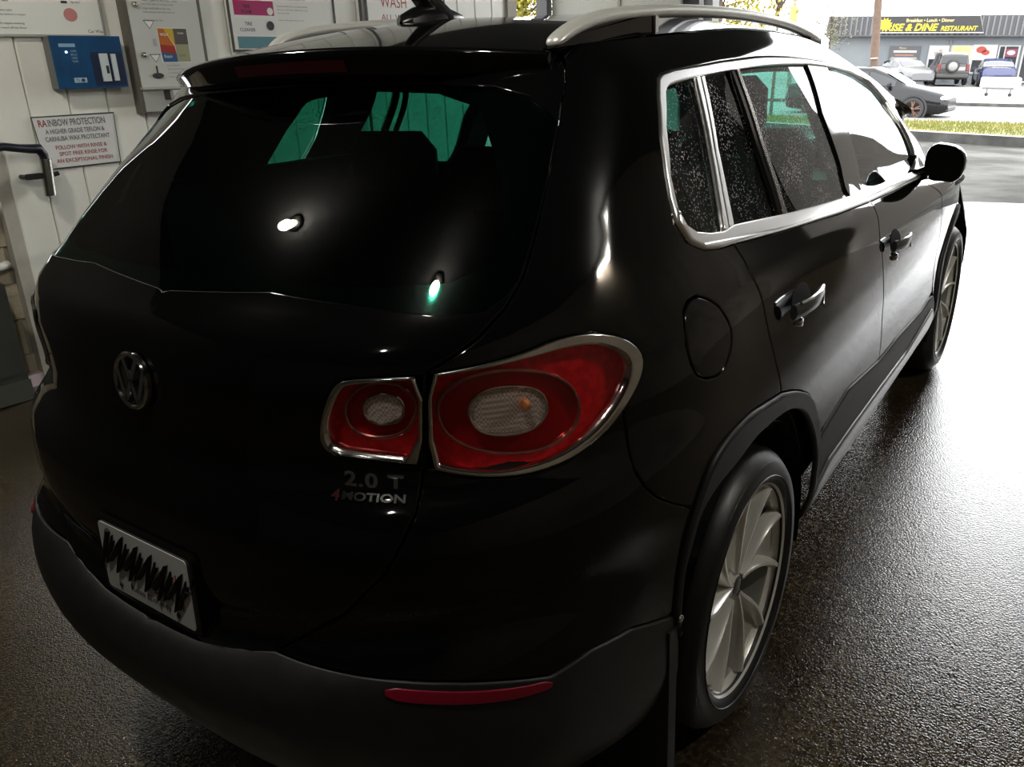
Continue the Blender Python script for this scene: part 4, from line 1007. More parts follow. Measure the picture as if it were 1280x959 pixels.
for sd in (1, -1):
    # body side: pillars, roof edge, quarter
    q = [tg[3]] + [tg[2], tg[1], (tg[0][0], 18.75), (tg[0][0] + .01, 19.0), (1.0, 19.), (1.3, 19.), (1.6, 19.), (2., 19.), (2., 18.), (2., 17.), (2., 16.), (2., 15.), (2., 14.2), (1.88, 13.9)] + \
        [D['dlo_out'][k] for k in range(14, -1, -1)] + [D['dlo_out'][k] for k in range(29, 20, -1)] + D['door_cut'][:-1] + A1[::-1] + seam[-2::-1] + lamp_upper[-2:0:-1] + [lamp[0]] + tg[10:3:-1]
    panel('body_side', q, paint, holes=[D['fuel']] if sd > 0 else [], side=sd, grid=.035)
    if sd > 0:
        ff = panel('fuel_flap', D['fuel'], paint, side=sd, rnd=1, fine=.012)
    # rear and front doors
    rd = [D['dlo_out'][21], D['dlo_out'][20], D['dlo_out'][19], D['dlo_out'][18], D['b_cut'][0]] + D['b_cut'][1:] + D['sill_top'][3:0:-1] + [D['sill_top'][0]] + A2[::-1] + D['door_cut'][::-1][1:]
    rdp = panel('rear_door', rd, paint, side=sd, grid=.035)
    fdp = panel('front_door', [D['b_cut'][0], D['dlo_out'][17], D['dlo_out'][16]] + fd_cut + [sill_front_end, D['sill_top'][5], D['sill_top'][4]] + D['b_cut'][::-1][:-1], paint, side=sd, grid=.035)
    fen = fd_cut[0:1] + [(1.88, 13.9), (2., 13.9), (2., 12.6), (2., 9), (2., 6.0), Y(4.1, .52)] + af[::-1] + fd_cut[:0:-1]
    panel('front_fender', [fd_cut[0], Y(3.12, 1.0), Y(3.4, .98), Y(3.8, .93), Y(4.05, .87), (1.97, 10.5), (1.97, 7), Y(4.12, .5)] + af[::-1] + [Y(3.06, .53)] + fd_cut[-2:0:-1], paint, side=sd, grid=.045)
    # sills and wheel arch trims
    st = D['sill_top']; sm = D['sill_mid']
    panel('sill_cladding', [arch[12]] + st[:] + [Y(3.06, .50), Y(3.1, .45)] + [Y(3.1, .36)] + sm[::-1][1:], clad_m, side=sd, off=.006)
    panel('rocker_trim', sm + [Y(3.1, .40), Y(3.12, .3)] + [Y(2.4, .25), Y(1.8, .25), Y(1.42, .27)], mat('rocker_satin', (.12, .12, .115), .3, noise=(9, (.16, .16, .15), .4, .6)), side=sd, off=.012)
    ring = A0 + A1[1:] + A2[1:] + A3[1:] + [Y(1.42, .27)] + D['arch_in'][::-1] + [Y(.52, .5)]
    panel('arch_trim', ring, clad_m, side=sd, off=.010, bevel=.005)
    a_in = arch_front(.385)
    panel('arch_trim', af + a_in[::-1], clad_m, side=sd, off=.010, bevel=.005)
    # window surround and panes
    wf = panel('window_surround', D['dlo_out'], satin_chrome, holes=[D['dlo_in']], side=sd, off=.005, bevel=.004, gap=0., fine=.012, grid=.012)
    lo_ = [D['dlo_out'][k] for k in range(15, 26)]
    up_ = [D['dlo_in'][k] for k in (15, 16, 17, 18, 19, 21, 23, 24, 25)]
    bl = [tuple(np.array(D['dlo_out'][k]) * .68 + np.array(D['dlo_in'][j]) * .32) for k, j in ((15, 15), (17, 16), (18, 17), (19, 18), (21, 19), (23, 22), (24, 24), (25, 25))]
    bo = [tuple(np.array(D['dlo_out'][k]) + np.array([0, -.06])) for k in (15, 16, 17, 18, 19, 20, 21, 22, 23, 24, 25)]
    panel('belt_strip', [D['dlo_out'][k] for k in range(15, 26)] + bl[::-1], satin_chrome, side=sd, off=.011, bevel=.005, gap=0., fine=.012, grid=.015, parent=wf)
    for nm, key, g_ in (('quarter_window', 'g_quarter', glass_dark), ('rear_door_fixed_window', 'g_fixed', glass_dark), ('rear_door_window', 'g_rear', glass_dark), ('front_door_window', 'g_front', glass_front)):
        panel(nm, D[key], g_, side=sd, off=-.008, thick=0, gap=-.003, bevel=0, grid=.06, fine=.04)
    panel('pillar_strip', D['c_strip1'], satin_chrome, side=sd, off=.004, thick=.012, gap=.0005, bevel=.002, grid=.03)
    panel('pillar_strip', D['c_strip2'], satin_chrome, side=sd, off=.004, thick=.012, gap=.0005, bevel=.002, grid=.03)
    panel('window_divider', D['div_black'], gloss_b, side=sd, off=.001, thick=.014, gap=0, bevel=.001, grid=.03)
    panel('divider_strip', D['div_chrome'], chrome, side=sd, off=.004, thick=.01, gap=0, bevel=.001, grid=.03)
    panel('middle_pillar', D['b_pillar'], gloss_b, side=sd, off=-.001, gap=0, bevel=.002)
    # tail lamp on the body side
    for nm, o_key, i_key, ro, bo_ in (('tail_lamp', 'lamp_out', 'lamp_in', 'ring_o', 'bulb_o'), ('tail_lamp', 'lampi_out', 'lampi_in', 'ring_i', 'bulb_i')):
        L_ = panel(nm, D[i_key], red_l, side=sd, off=-.026, thick=0, gap=-.002, bevel=0, rnd=1, fine=.012, grid=.018)
        if sd > 0: L_['label'] = 'red tail lamp with a clear oval centre and a chrome rim' if o_key == 'lamp_out' else 'small red inner tail lamp with a clear round centre'
        panel('bezel', D[o_key], chrome, holes=[D[i_key]], side=sd, off=.005, thick=.034, gap=.0005, bevel=.003, rnd=1, fine=.01, grid=.01, parent=L_)
        panel('dish', D[ro], red_d, side=sd, off=-.02, thick=.01, gap=.001, bevel=.002, rnd=1, fine=.01, grid=.015, dish=-.004, parent=L_)
        surf_tube('ring', D[ro], .0035, mat('ring_rose', (.62, .25, .22), .15, .9), off=-.017, side=sd, parent=L_)
        panel('bulb_lens', D[bo_], bulb_m, side=sd, off=-.016, thick=.008, gap=.001, bevel=.002, rnd=1, fine=.008, grid=.012, dish=.006, parent=L_)
        surf_tube('bulb_rim', D[bo_], .003, chrome, off=-.014, side=sd, parent=L_)
        panel('cover_lens', D[i_key], lens_m, side=sd, off=-.001, thick=0, gap=-.001, bevel=0, rnd=1, fine=.02, grid=.03, parent=L_)
        c = np.array(D[bo_]).mean(0)
        if o_key == 'lamp_out':
            cc = sgrid(c[0] + .02, c[1] + .12, -.006, sd)
            MB().lathe([(.001, .012), (.008, .01), (.011, 0)], 12, lambda x, y, h: (cc.x + x, cc.y - h * .6, cc.z + y)).build('bulb', amber, L_, True)
    # bumper corner and lower cladding reflector
    panel('rear_reflector', D['refl'], mat('reflector_red', (.22, .004, .02), .3), side=sd, off=.006, thick=.01, gap=.001, bevel=.002, rnd=1, fine=.012, grid=.02)
    # roof rails
    yy = np.array([.67, .71, .77, .9, 1.1, 1.35, 1.6, 1.85, 2.05, 2.2, 2.30])
    zz = np.array([1.604, 1.622, 1.640, 1.655, 1.660, 1.657, 1.647, 1.628, 1.606, 1.579, 1.552])
    base = np.array([1.59, 1.594, 1.60, 1.606, 1.61, 1.61, 1.604, 1.59, 1.572, 1.553, 1.54])
    if sd < 0:                              # the far rail shows only its arch above the roof
        yy = np.array([.96, 1.0, 1.05, 1.12, 1.22, 1.36, 1.55, 1.8, 2.05, 2.2, 2.3])
        zz = np.array([1.63, 1.66, 1.676, 1.685, 1.692, 1.698, 1.702, 1.70, 1.68, 1.65, 1.60]); base = np.full(11, 1.6)
    v, f = [], []; k = 10
    for y, z, b0 in zip(yy, zz, base):
        a = max(b0 - .008, z - .03)
        for t_ in np.linspace(0, 2 * PI, k + 1)[:-1]:
            v.append((sd * (.566 + .02 * math.cos(t_) - .0), y, (z + a) / 2 + (z - a) / 2 * math.sin(t_)))
    for i in range(len(yy) - 1):
        for j in range(k): f.append((i * k + j, i * k + (j + 1) % k, (i + 1) * k + (j + 1) % k, (i + 1) * k + j)[::sd])
    f.append(tuple(range(k))[::-sd]); f.append(tuple((len(yy) - 1) * k + j for j in range(k))[::sd])
    # finer rail by interpolation
    rl = MB().add(v, f).build('roof_rail', satin, CAR, True)
    ss = rl.modifiers.new('s', 'SUBSURF'); ss.levels = 1; ss.render_levels = 2
    mb = MB()
    pr_ = [(y, z) for y, z in zip(yy[:5], zz[:5] - .018)] + [(1.06, 1.642), (1.06, 1.598)] + [(.70, 1.588)]
    if sd > 0: mb.prism(pr_, .548 if sd > 0 else -.580, .580 if sd > 0 else -.548, lambda u, w_, h: (h, u, w_)).build('rail_infill', gloss_b, rl)
    if sd > 0: MB().prism([(1.06, 1.60), (1.072, 1.60), (1.075, 1.632), (1.06, 1.635)], sd * .545, sd * .585, lambda u, w_, h: (h, u, w_)).build('rail_foot', satin, rl)
    MB().prism([(2.16, 1.54), (2.30, 1.525), (2.29, 1.548), (2.19, 1.572)], sd * .55, sd * .58, lambda u, w_, h: (h, u, w_)).build('rail_foot', gloss_b, rl)
    # door handles
    for door, cup, (b0, b1) in ((rdp, 'handle_cup', D['handlebar']), (fdp, 'handle_cup2', D['handlebar2'])):
        panel('handle_recess', D[cup], mat('recess_black', (.003, .003, .003), .6, spec=.2), side=sd, off=.0015, thick=.004, gap=0, bevel=.001, rnd=1, fine=.01, grid=.02, parent=door)
        A, B_ = sgrid(*b0, .0, sd), sgrid(*b1, .0, sd); up = Vector((0, 0, 1)); fx = (B_ - A).normalized(); ox = Vector((sd, 0, 0))
        v, f = [], []; k = 8; n_ = 9
        for i in range(n_):
            u = i / (n_ - 1); c = A + (B_ - A) * u + ox * (.016 + .014 * math.sin(PI * min(1, max(0, u * .9 + .05))))
            hh = .019
            for j in range(k):
                t_ = 2 * PI * j / k; v.append(c + ox * (.009 * math.cos(t_)) + up * (hh * math.sin(t_)))
        for i in range(n_ - 1):
            for j in range(k): f.append((i * k + j, i * k + (j + 1) % k, (i + 1) * k + (j + 1) % k, (i + 1) * k + j))
        f += [tuple(range(k)), tuple((n_ - 1) * k + j for j in range(k))]
        MB().add(v, f).build('door_handle', mat('handle_satin', (.02, .02, .019), .35), door, True)
        mb = MB()
        for sg, t0, t1 in ((1, .1, 1.0),):
            pts = [A + (B_ - A) * u + ox * (.022 + .014 * math.sin(PI * min(1, u * .9 + .05))) + up * .019 for u in np.linspace(t0, t1, 8)]
            pts += [B_ + ox * .022 + fx * .008 + up * .006, B_ + ox * .024 + fx * .004 - up * .012, B_ + ox * .032 - fx * .025 - up * .02]
            mb.tube(pts, .004, 6)
        mb.build('handle_strip', chrome, door, True)
        c = A + (B_ - A) * .42 - up * .045 + ox * .004
        MB().lathe([(.001, .012), (.01, .01), (.014, .002), (.014, -.004)], 14, lambda x, y, h: (c.x + sd * h, c.y + x, c.z + y)).build('key_lock', chrome, door, True)
    # inner liner behind the panels, leaving the window openings free
    panel('inner_liner', [(0.6, .2), (0.6, 8), (.72, 13), (.70, 18.6), (.75, 18.9), (1.98, 18.9), (1.98, 14.3), (1.9, 13.), (1.9, .2), (1.45, .2), (1.45, 2)] + [(1.13, 1.6), (1.09, 5), (1.02, 6.6), (.9, 7.2), (.82, 6.3), (.76, 4), (.75, .2)], inner, holes=[D['g_quarter'], D['g_fixed'], D['g_rear'], D['g_front']], side=sd, off=-.048, thick=0, gap=0, bevel=0, grid=.06, fine=.05)

# tailgate, rear window, bumper, lower cladding
rw_half = [(0, 17.95)] + [(.2, 17.9), (.4, 17.8), (.53, 17.6), (.6, 17.3)] + D['rwin'][:] + [(0, 14.05)]
tg_half = [(0, 18.9), (.3, 18.9), (tg[0][0] - .01, 18.75), tg[1], tg[2]] + tg[3:10] + [tg[10], tg[11], tg[12]] + tg[13:] + [(0, 5.95)]
TG = panel('tailgate', both(tg_half), paint, holes=[both(rw_half), D['lampi_out'], mir(D['lampi_out'])], grid=.035)
panel('rear_window', both(rw_half), glass_rear, off=-.006, thick=0, gap=-.002, bevel=0, grid=.06, fine=.04)
panel('window_band', both(rw_half), gloss_b, holes=[both([(0, 17.8), (.2, 17.75), (.4, 17.6), (.5, 17.2), (.535, 16.), (.53, 15.2), (.515, 14.75), (.46, 14.5), (.3, 14.45), (0, 14.4)])], off=-.010, thick=0, gap=0, bevel=0, grid=.03)
ct = D['clad_top']
bump_half = [(0, 5.95)] + tg[:11:-1] + lamp[-1:13:-1] + seam + A0[-2::-1] + ct[-2::-1] + [(.1, 5.5), (0, 5.5)]
panel('rear_bumper', both(bump_half), paint, grid=.035)
panel('lower_bumper', both([(0, 5.45), (.1, 5.45)] + ct + [D['arch_in'][0], (.755, 2.4), (.76, .2), (.4, .1), (0, .1)]), clad_m, off=.003, grid=.035)
panel('tailgate_liner', both([(0, 14.0), (.5, 13.9), (.62, 13.5), (.66, 10), (.66, .3), (0, .3)]), inner, off=-.035, thick=0, gap=0, bevel=0, grid=.08, fine=.05)
# roof with crown, spoiler
def roof_z(x, y):
    c = ROOF(y); xe, ze = c; u = min(1, abs(x) / max(xe, 1e-3)); return ze + .066 * (xe / .6) * (1 - u ** 2.2)
_rr = P(np.linspace(0, 2, 300), np.full(300, 19.)); _o = np.argsort(_rr[:, 1])
def ROOF(y): return float(np.interp(y, _rr[_o, 1], _rr[_o, 0])), float(np.interp(y, _rr[_o, 1], _rr[_o, 2]))
def sheet(name, fn, nu, nv, m, parent=None, flip=False):
    v = [fn(i / nu, j / nv) for j in range(nv + 1) for i in range(nu + 1)]
    f = [(j * (nu + 1) + i, j * (nu + 1) + i + 1, (j + 1) * (nu + 1) + i + 1, (j + 1) * (nu + 1) + i) for j in range(nv) for i in range(nu)]
    if flip: f = [q[::-1] for q in f]
    return mk(name, v, f, m, parent or CAR, True)
def roof_fn(a, b):
    y = .66 + (2.48 - .66) * b ** 1.15; xe, ze = ROOF(y); x = xe * (2 * a - 1)
    return (x, y, roof_z(x, y) + .001 - .03 * min(max((.975 - y) / .15, 0), 1))
sheet('roof_panel', roof_fn, 44, 60, paint)
sheet('headliner', lambda a, b: (lambda q: (q[0] * .97, q[1], q[2] - .035))(roof_fn(a, b)), 12, 14, inner, flip=True)
# spoiler: top sheet, trailing face, underside
def sp_edge(u):                                    # u -1..1, trailing edge
    return Vector((u * .566, .545 + .125 * abs(u) ** 2.6, 1.616 - .034 * abs(u) ** 2.2))
def sp_front(u):
    x = u * .597; return Vector((x, .99, roof_z(x, .99) + .0025))
def sp_top(a, b):
    u = 2 * a - 1; e = sp_edge(u); f_ = sp_front(u); p_ = e + (f_ - e) * b
    return (p_.x, p_.y, e.z + (f_.z - e.z) * (1 - (1 - b) ** 1.5))
def sp_prof(a, b):
    """rolled trailing edge down to the underside"""
    u = 2 * a - 1; e = sp_edge(u); h = .052 - .02 * abs(u) ** 3
    an = PI * .5 - b * PI
    if b < .25:
        t_ = b / .25 * PI / 2; return (e.x, e.y - .012 * math.sin(t_), e.z - .012 * (1 - math.cos(t_)))
    if b < .7:
        t_ = (b - .25) / .45; return (e.x * (1 - .0 * t_), e.y - .012 + .016 * t_, e.z - .012 - h * t_)
    t_ = (b - .7) / .3; return (e.x * (1 - .03 * t_), e.y + .004 + .12 * t_, e.z - .012 - h + .0 * t_)
SPT = sheet('roof_spoiler', sp_top, 48, 10, paint)
sheet('spoiler_lip', sp_prof, 48, 14, paint, SPT, True)
bl_ = lambda a, b: (lambda q: (q[0], q[1] - .003, q[2]))(sp_prof(.5 + (a - .5) * .30, .34 + .2 * b))
sheet('brake_light', bl_, 20, 4, mat('brake_red', (.035, .001, .004), .3), SPT, True)
for sg in (-1, 1):
    e = sp_edge(sg); f_ = sp_front(sg)
    v = [e + Vector((0, -.012, -.012)), e] + [Vector(sp_top((sg + 1) / 2, q)) for q in (.25, .5, .75)] + [f_, f_ + Vector((0, 0, -.06)), e + Vector((-.015 * sg, .12, -.045)), e + Vector((0, .004, -.045))]
    mk('spoiler_end', v, [tuple(range(9))[::sg]], paint, SPT)
# aerial
AN = thing('roof_aerial', '', '')
for k in ('label', 'category'): del AN[k]
AN.parent = CAR
bz = roof_z(0, 1.02)
v, f = [], []; k = 12
for (y, hw, z) in [(.905, .006, .002), (.92, .028, .018), (.96, .034, .032), (1.02, .034, .036), (1.08, .028, .026), (1.13, .014, .012), (1.15, .003, .002)]:
    zb = roof_z(0, y) - .004
    for j in range(k):
        t_ = PI * j / (k - 1); v.append((hw * math.cos(t_), y, zb + (z + .006) * math.sin(t_) ** .7 if j not in (0, k - 1) else zb))
for i in range(6):
    for j in range(k - 1): f.append((i * k + j, i * k + j + 1, (i + 1) * k + j + 1, (i + 1) * k + j)[::-1])
MB().add(v, f).build('aerial_base', mat('aerial_black', (.006, .006, .006), .25), AN, True)
MB().tube([(0, 1.06, bz + .0), (0, .985, bz + .06), (0, .90, bz + .12), (0, .72, bz + .26)], [.034, .026, .014, .005], 10).build('aerial_mast', mat('aerial_black', (.006, .006, .006), .25), AN, True)
# screens and front
def wsf(a, b):
    v_ = 14.2 + (19 - 14.2) * b; q = P(np.array([2.]), np.array([v_]))[0]; u = 2 * a - 1
    return (q[0] * u, q[1] + .14 * (1 - u * u) * (1 - .5 * b), q[2] + .05 * b * (1 - abs(u) ** 2.2))
sheet('windscreen', wsf, 20, 14, glass_mat('windscreen_glass', (.8, .94, .93)))
def hoodf(a, b):
    u = 2 * a - 1; y = 3.28 + b * .92; x = (.815 - .19 * b ** 3) * u
    return (x, y + .16 * (1 - u * u) * (.6 + b * .4), 1.012 - .05 * b - .10 * b ** 3 + .045 * (1 - abs(u) ** 2.5) - .02 * abs(u) ** 6)
sheet('bonnet', hoodf, 20, 16, paint)
def front_pt(u, z, d=0.):
    th = u * PI / 2 * .97; k = 1 - .1 * max(0, (z - .55) / .33) - .05 * max(0, (.4 - z) / .2)
    return (.872 * k * math.copysign(abs(math.sin(th)) ** .75, u), 4.03 + (.40 * (k - .04) + d) * abs(math.cos(th)) ** .6, z)
sheet('front_bumper', lambda a, b: front_pt(2 * a - 1, .24 + .64 * b), 36, 8, paint, flip=True)
for z in (.68, .735): sheet('grille_bar', lambda a, b, z=z: front_pt(-.34 + .68 * a, z + .022 * b, .012), 16, 1, chrome, flip=True)
sheet('lower_grille', lambda a, b: front_pt(-.42 + .84 * a, .36 + .15 * b, .008), 16, 2, clad_m, flip=True)
for sd in (1, -1):
    hl = sheet('headlamp', lambda a, b: front_pt(sd * (.42 + .33 * a), .665 + .03 * a + .12 * b, .012), 12, 4, mat('headlamp_clear', (.5, .52, .52), .08, .6), flip=sd > 0)
MB().box((0, 2.2, .24), (1.5, 3.7, .04)).build('underbody', inner, CAR)
# seats and cabin
def cushion(mb, c, d, r_=.05): mb.box(c, d, None, r_)
st_ = thing('rear_seat', '', '')
for k in ('label', 'category'): del st_[k]
st_.parent = CAR
mb = MB(); mb.box((0, 1.42, .62), (1.3, .5, .2), None, .06).build('seat', seat_m, st_)
MB().box((0, 1.22, .98), (1.3, .16, .62), Matrix.Rotation(-.2, 3, 'X'), .06).build('backrest', seat_m, st_)
for x, hw_, zt_ in ((-.29, .33, 1.39), (.05, .27, 1.35), (.42, .3, 1.37)): MB().box((x, 1.13, zt_ - .085), (hw_, .11, .17), None, .05).tube([(x - .06, 1.14, 1.15), (x - .06, 1.14, 1.3)], .008, 6).tube([(x + .06, 1.14, 1.15), (x + .06, 1.14, 1.3)], .008, 6).build('headrest', seat_m, st_)
for x in (-.38, .38):
    fs_ = thing('front_seat', '', '')
    for k in ('label', 'category'): del fs_[k]
    fs_.parent = CAR
    MB().box((x, 2.35, .62), (.5, .52, .18), None, .06).build('seat', seat_m, fs_)
    MB().box((x, 2.08, .98), (.5, .14, .62), Matrix.Rotation(-.25, 3, 'X'), .06).build('backrest', seat_m, fs_)
    MB().box((x, 1.98, 1.37), (.27, .1, .18), None, .04).tube([(x, 2.0, 1.2), (x, 1.99, 1.36)], .012, 6).build('headrest', seat_m, fs_)
MB().box((0, 3.02, .9), (1.42, .45, .2), None, .06).build('dashboard', seat_m, CAR)
MB().tube([(-.38 + .18 * math.cos(a), 2.72 + .07 * math.sin(a), .98 + .17 * math.sin(a)) for a in np.linspace(0, 2 * PI, 28)[:-1]], .014, 8, True).tube([(-.55, 2.72, .98), (-.21, 2.72, .98)], .02, 6).build('steering_wheel', seat_m, CAR, True)
MB().box((0, .95, .86), (1.2, .8, .03)).build('load_cover', inner, CAR)
for sd in (1, -1): MB().prism([(.6, .8), (1.5, .8), (1.5, 1.29), (1.2, 1.305), (.6, 1.32)], sd * .60, sd * .66, lambda u, w_, h: (h, u, w_)).build('side_trim', inner, CAR)
# door mirrors
for sd in (1, -1):
    mr = thing('door_mirror', '', '')
    for k in ('label', 'category'): del mr[k]
    mr.parent = CAR
    c = Vector((sd * .925, 2.76, 1.095))
    v, f = [], []; k = 24
    out_ = []
    for j in range(k):
        a = 2 * PI * j / k; x, z = math.cos(a), math.sin(a)
        ex = .066 * (abs(x) ** .6) * (1 if x > 0 else -1); ez = .072 * (abs(z) ** .75) * (1 if z > 0 else -1)
        if z > 0: ez *= 1 - .32 * max(0, x + .3)
        if x < 0 and z < 0: ez *= .92
        out_.append((ex, ez))
    for (dy, sc) in [(-.02, .90), (-.03, .97), (-.022, 1.0), (.02, 1.0), (.06, .9), (.09, .7), (.105, .35)]:
        for ex, ez in out_: v.append(c + Vector((sd * ex * sc, dy + sd * 0 + ex * .12, ez * sc)))
    for i in range(6):
        for j in range(k): f.append((i * k + j, i * k + (j + 1) % k, (i + 1) * k + (j + 1) % k, (i + 1) * k + j)[::-sd])
    f.append(tuple(6 * k + j for j in range(k))[::-sd])
    MB().add(v, f).build('mirror_shell', paint, mr, True)
    mk('mirror_glass', [c + Vector((sd * ex * .93, -.022 + ex * .12, ez * .92)) for ex, ez in out_], [tuple(range(k))[::sd]], mat('mirror_silver', (.12, .16, .14), .05, 1.), mr)
    MB().tube([c + Vector((-sd * .16, .0, -.058)), c + Vector((-sd * .09, .01, -.05)), c + Vector((-sd * .03, .02, -.03))], [.026, .022, .03], 10).build('mirror_arm', gloss_b, mr, True)
    MB().prism([(2.74, 1.035), (2.96, 1.015), (2.90, 1.10)], .775 * sd, .80 * sd, lambda u, w_, h: (h, u, w_)).build('mirror_sail', gloss_b, mr)
# plate, emblem, badges, tow hook cover
PL = thing('license_plate', '', '')
for k in ('label', 'category'): del PL[k]
PL.parent = CAR
PL['label'] = 'white license plate with black scrawl over its red characters'
def plf(u, v, k=0.): return (u, -.024 + .012 * (v / .15) - k, .597 + v)
def rrect(w_, h, r_, n=5):
    o = []
    for cx, cy, a0 in ((w_ / 2 - r_, h - r_, 0), (-w_ / 2 + r_, h - r_, 90), (-w_ / 2 + r_, r_, 180), (w_ / 2 - r_, r_, 270)):
        for i in range(n + 1): a = math.radians(a0 + 90 * i / n); o.append((cx + r_ * math.cos(a), cy + r_ * math.sin(a)))
    return o
MB().prism([(u, v - .012) for u, v in rrect(.334, .176, .014)], -.02, -.001, plf).build('plate_frame', gloss_b, PL)
MB().prism(rrect(.304, .152, .01), 0, .002, plf).build('plate', mat('plate_white', (.5, .5, .48), .4), PL)
text_obj('county_lettering', 'Ross County', ink, PL, lambda u, v, k: plf(-.062 + u, .014 + v, .003), width=.14, height=.018)
for x in (-.1, .1): MB().lathe([(.001, .003), (.005, .0025), (.006, 0)], 12, lambda a, b, h: plf(x + a, .018 + b, .002 + h)).build('plate_bolt', ink, PL)
redp = mat('plate_red', (.25, .03, .02), .5)
for (u0, u1, v0, v1) in ((.085, .089, .045, .1), (.118, .122, .035, .085), (.02, .045, .042, .047), (.1, .104, .06, .11)):
    MB().prism([(u0, v0), (u1, v0), (u1 + .008, v1), (u0 + .008, v1)], .002, .0026, plf).build('red_stroke', redp, PL)
scr = []
for i in range(17):
    u = -.14 + .262 * i / 16; scr += [(u + .028, .142 - .012 * (i % 3) - .024 * i / 16), (u - .014 + .006 * (i % 2), .055 + .02 * ((i * 7) % 3) * .5 - .028 * i / 16)]
scr.append((.148, .09))
MB().tube([plf(a * 1.0, b, .003) for a, b in scr], [.0068] * len(scr), 6).build('black_scrawl', mat('scrawl_black', (.006, .003, .003), .7), PL)
EMV = 11.50
ec = sgrid(0, EMV, .004); up = Vector((0, .16, .987)).normalized(); on = Vector((0, -.987, .16))
EM = thing('round_emblem', '', '')
for k in ('label', 'category'): del EM[k]
EM.parent = CAR
def emf(u, v, k=0.): return tuple(ec + Vector((1, 0, 0)) * u + up * v + on * k)
MB().lathe([(.046, 0), (.046, .008), (.049, .011), (.053, .011), (.056, .008), (.056, 0)], 40, emf).build('emblem_ring', chrome, EM, True)
MB().lathe([(.001, .001), (.046, .001)], 32, emf).build('emblem_disc', gloss_b, EM)
def stroke(mb, a, b, w_=.0105):
    a, b = Vector(a), Vector(b); d = (b - a).normalized(); n_ = Vector((-d.y, d.x)) * w_ / 2
    mb.prism([tuple(a - n_), tuple(b - n_), tuple(b + n_), tuple(a + n_)], .001, .0085, emf)
mb = MB()
stroke(mb, (-.0225, .043), (-.001, .003)); stroke(mb, (.0225, .043), (.001, .003)); mb.build('upper_letter', chrome, EM)
mb = MB()
stroke(mb, (-.043, .020), (-.0195, -.040)); stroke(mb, (-.0195, -.040), (0., -.002)); stroke(mb, (0., -.002), (.0195, -.040)); stroke(mb, (.0195, -.040), (.043, .020)); mb.build('lower_letter', chrome, EM)
def badge(txt, key, hgt, m, name, w_scale=1.0, **kw):
    (s0, v0), (s1, v1) = D[key]
    def fn(u, v, k):
        s = s0 + (s1 - s0) * u; vr = v0 + (v1 - v0) * u
        p_ = sgrid(s, vr); n_ = Vector(N2(np.array([s]), np.array([vr]))[0]); t_ = Vector((0, 0, 1)); t_ = (t_ - n_ * t_.dot(n_)).normalized()
        return tuple(p_ + t_ * (v - hgt / 2) + n_ * k)
    return text_obj(name, txt, m, CAR, fn, width=1., height=hgt, thick=.005, **kw)
badge('2.0 T', 'badge2', .026, chrome, 'engine_badge', bold=.03, spacing=1.1)
(b0, c0), (b1, c1) = D['badge4']
D['b4a'] = [(b0, c0), (b0 + (b1 - b0) * .12, c0 + (c1 - c0) * .12)]; D['b4b'] = [(b0 + (b1 - b0) * .15, c0 + (c1 - c0) * .15), (b1, c1)]
badge('4', 'b4a', .02, mat('badge_rose', (.3, .1, .1), .2, .9), 'drive_badge', bold=.03)
badge('MOTION', 'b4b', .015, chrome, 'drive_badge', bold=.03)
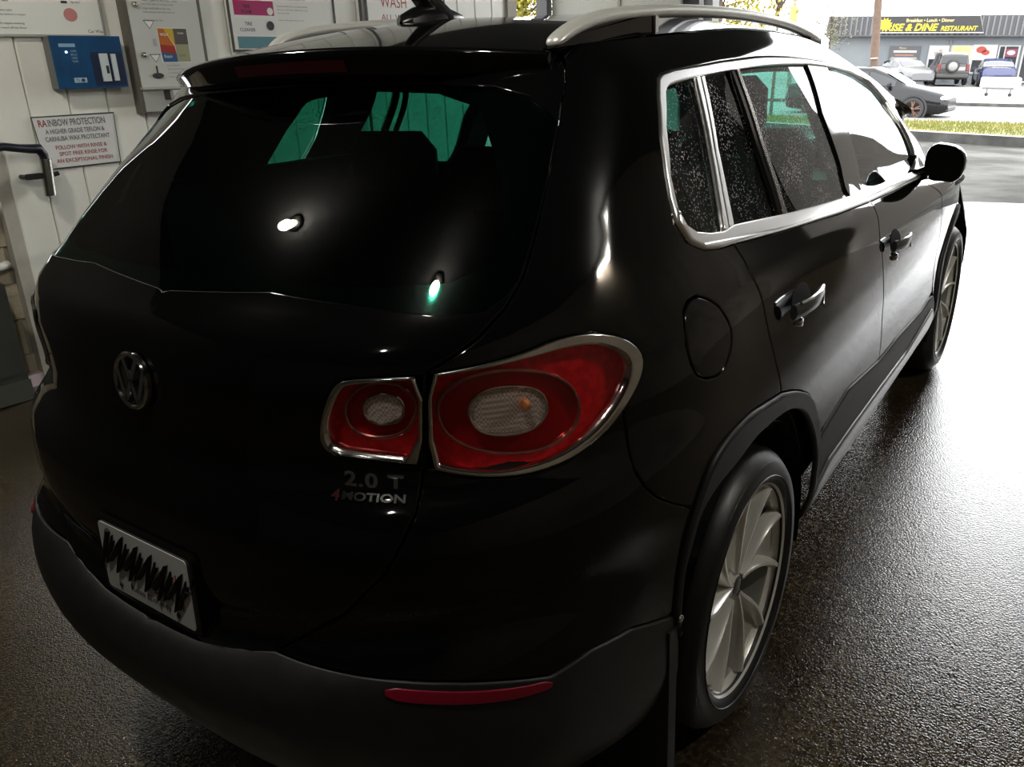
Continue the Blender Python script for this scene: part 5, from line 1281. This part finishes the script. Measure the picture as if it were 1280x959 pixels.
# wheels
tyre_m = mat('tyre', (.005, .005, .005), .42, noise=(40, (.009, .009, .009), .4, .6))
silver = mat('wheel_silver', (.92, .91, .85), .25, .3, noise=(6, (.84, .83, .77), .4, .6))
web_m = mat('web_silver_shaded', (.5, .49, .44), .35, .4)  # wheel silver in a darker colour, painting in shade beside the edge-lit blades
hub_dark = mat('brake_dark', (.01, .01, .01), .6)
def make_wheel(x, y, sd, rot):
    wroot_ = thing('wheel', '', '')
    for k in ('label', 'category'): del wroot_[k]
    wroot_.parent = CAR; wroot_.location = (x, y, .346)
    fn = lambda a, b, h: (sd * h, a, b)
    R0, RR = .346, .262
    tb = MB().lathe([(RR - .006, -.008), (RR + .003, .004), (RR + .02, .012), (RR + .05, .012), (R0 - .022, .002), (R0 - .008, -.012), (R0, -.03), (R0 + .001, -.08), (R0, -.2), (R0 - .02, -.225), (RR, -.22)], 72, fn)
    tb.build('tyre', tyre_m, wroot_, True)
    for k, (rr_, h) in enumerate(((R0 - .028, .0055), (RR + .022, .0125))):
        MB().lathe([(rr_ - .002, h - .001), (rr_, h + .0018), (rr_ + .002, h - .001)], 64, fn).build('sidewall_rib', tyre_m, wroot_, True)
    MB().lathe([(RR - .004, -.002), (RR + .001, .003), (RR + .003, -.004), (RR - .006, -.02), (RR - .012, -.026)], 72, fn).build('rim_lip', silver, wroot_, True)
    MB().lathe([(RR - .012, -.026), (RR - .018, -.034), (RR - .024, -.19)], 72, fn).build('rim_barrel', mat('barrel_silver', (.3, .3, .27), .4, .4), wroot_, True)
    MB().lathe([(.001, -.12), (.17, -.12), (.17, -.14), (RR - .026, -.15)], 40, fn).build('brake_disc', hub_dark, wroot_, True)
    # five twin-blade spokes with a sunken web between the blades
    def blade(sgn, a0):
        v, f = [], []; n_ = 12
        for i in range(n_):
            u = i / (n_ - 1); r_ = .035 + (RR - .012 - .035) * u
            an = a0 + sgn * (.13 + .15 * math.sin(min(1, u * 1.25) * PI / 2) + .03 * u) - .17 * u * u
            hw = .008 + .004 * u; d = -.028 + .006 * math.sin(PI * u) + .022 * u * u
            tx, ty = math.cos(an), math.sin(an); px_, py_ = -ty, tx
            for (w_, h) in ((-hw * 1.25, -.03), (-hw, -.006), (-hw * .4, .0045), (hw * .4, .0045), (hw, -.006), (hw * 1.25, -.03)):
                v.append(fn(tx * r_ + px_ * w_, ty * r_ + py_ * w_, d + h))
        for i in range(n_ - 1):
            for j in range(5): f.append((i * 6 + j, i * 6 + j + 1, (i + 1) * 6 + j + 1, (i + 1) * 6 + j)[::sd])
        return v, f
    for q in range(5):
        a0 = rot + q * 2 * PI / 5
        mb = MB()
        for sgn in (-1, 1): mb.add(*blade(sgn, a0))
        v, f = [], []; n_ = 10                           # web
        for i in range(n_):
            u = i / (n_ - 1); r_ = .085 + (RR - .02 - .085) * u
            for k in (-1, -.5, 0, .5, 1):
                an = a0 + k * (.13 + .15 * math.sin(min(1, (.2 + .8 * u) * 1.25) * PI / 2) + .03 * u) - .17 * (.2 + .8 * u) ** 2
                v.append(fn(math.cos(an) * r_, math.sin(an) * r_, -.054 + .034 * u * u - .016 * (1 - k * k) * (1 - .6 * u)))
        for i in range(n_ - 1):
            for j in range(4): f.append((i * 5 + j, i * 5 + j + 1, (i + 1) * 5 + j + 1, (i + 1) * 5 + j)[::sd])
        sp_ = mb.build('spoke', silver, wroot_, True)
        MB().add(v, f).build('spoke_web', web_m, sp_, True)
    MB().lathe([(.001, -.026), (.026, -.027), (.031, -.031), (.042, -.034), (.05, -.04), (.05, -.07)], 32, fn).build('hub', silver, wroot_, True)
    MB().lathe([(.001, -.0245), (.025, -.0255)], 24, fn).build('hub_cap', mat('cap_grey', (.16, .16, .15), .2, .8), wroot_, True)
    for q in range(5):
        a = rot + PI / 5 + q * 2 * PI / 5
        MB().lathe([(.001, .0), (.008, -.002), (.009, -.02)], 10, lambda p_, r_, h: fn(.056 * math.cos(a) + p_, .056 * math.sin(a) + r_, -.05 + h)).build('wheel_bolt', hub_dark, wroot_, True)
    # dark wheel housing
    v, f = [], []; n_ = 20
    for i in range(n_):
        a = PI * (-.08) + PI * 1.16 * i / (n_ - 1)
        for h in (-.0, -.34): v.append(fn(.405 * math.cos(a), .405 * math.sin(a) + .01, h))
    f = [(2 * i, 2 * i + 1, 2 * i + 3, 2 * i + 2) for i in range(n_ - 1)] + [tuple(2 * i + 1 for i in range(n_))]
    mk('wheel_housing', v, f, inner, wroot_)
    return wroot_
for sd in (1, -1):
    make_wheel(sd * .884, .946, sd, math.radians(10)); make_wheel(sd * .884, 3.55, sd, math.radians(30))
    MB().prism([(.50, .12), (.535, .12), (.545, .52), (.51, .52)], sd * .70, sd * .885, lambda u, w_, h: (h, u, w_)).build('mud_flap', mat('flap_black', (.006, .006, .006), .5), CAR)
    MB().lathe([(.001, .006), (.008, .004), (.009, 0)], 12, lambda a, b, h: (sd * (.89 + h), .545 + a, .535 + b)).build('flap_bolt', steel, CAR, True)
bpy.context.view_layer.update()
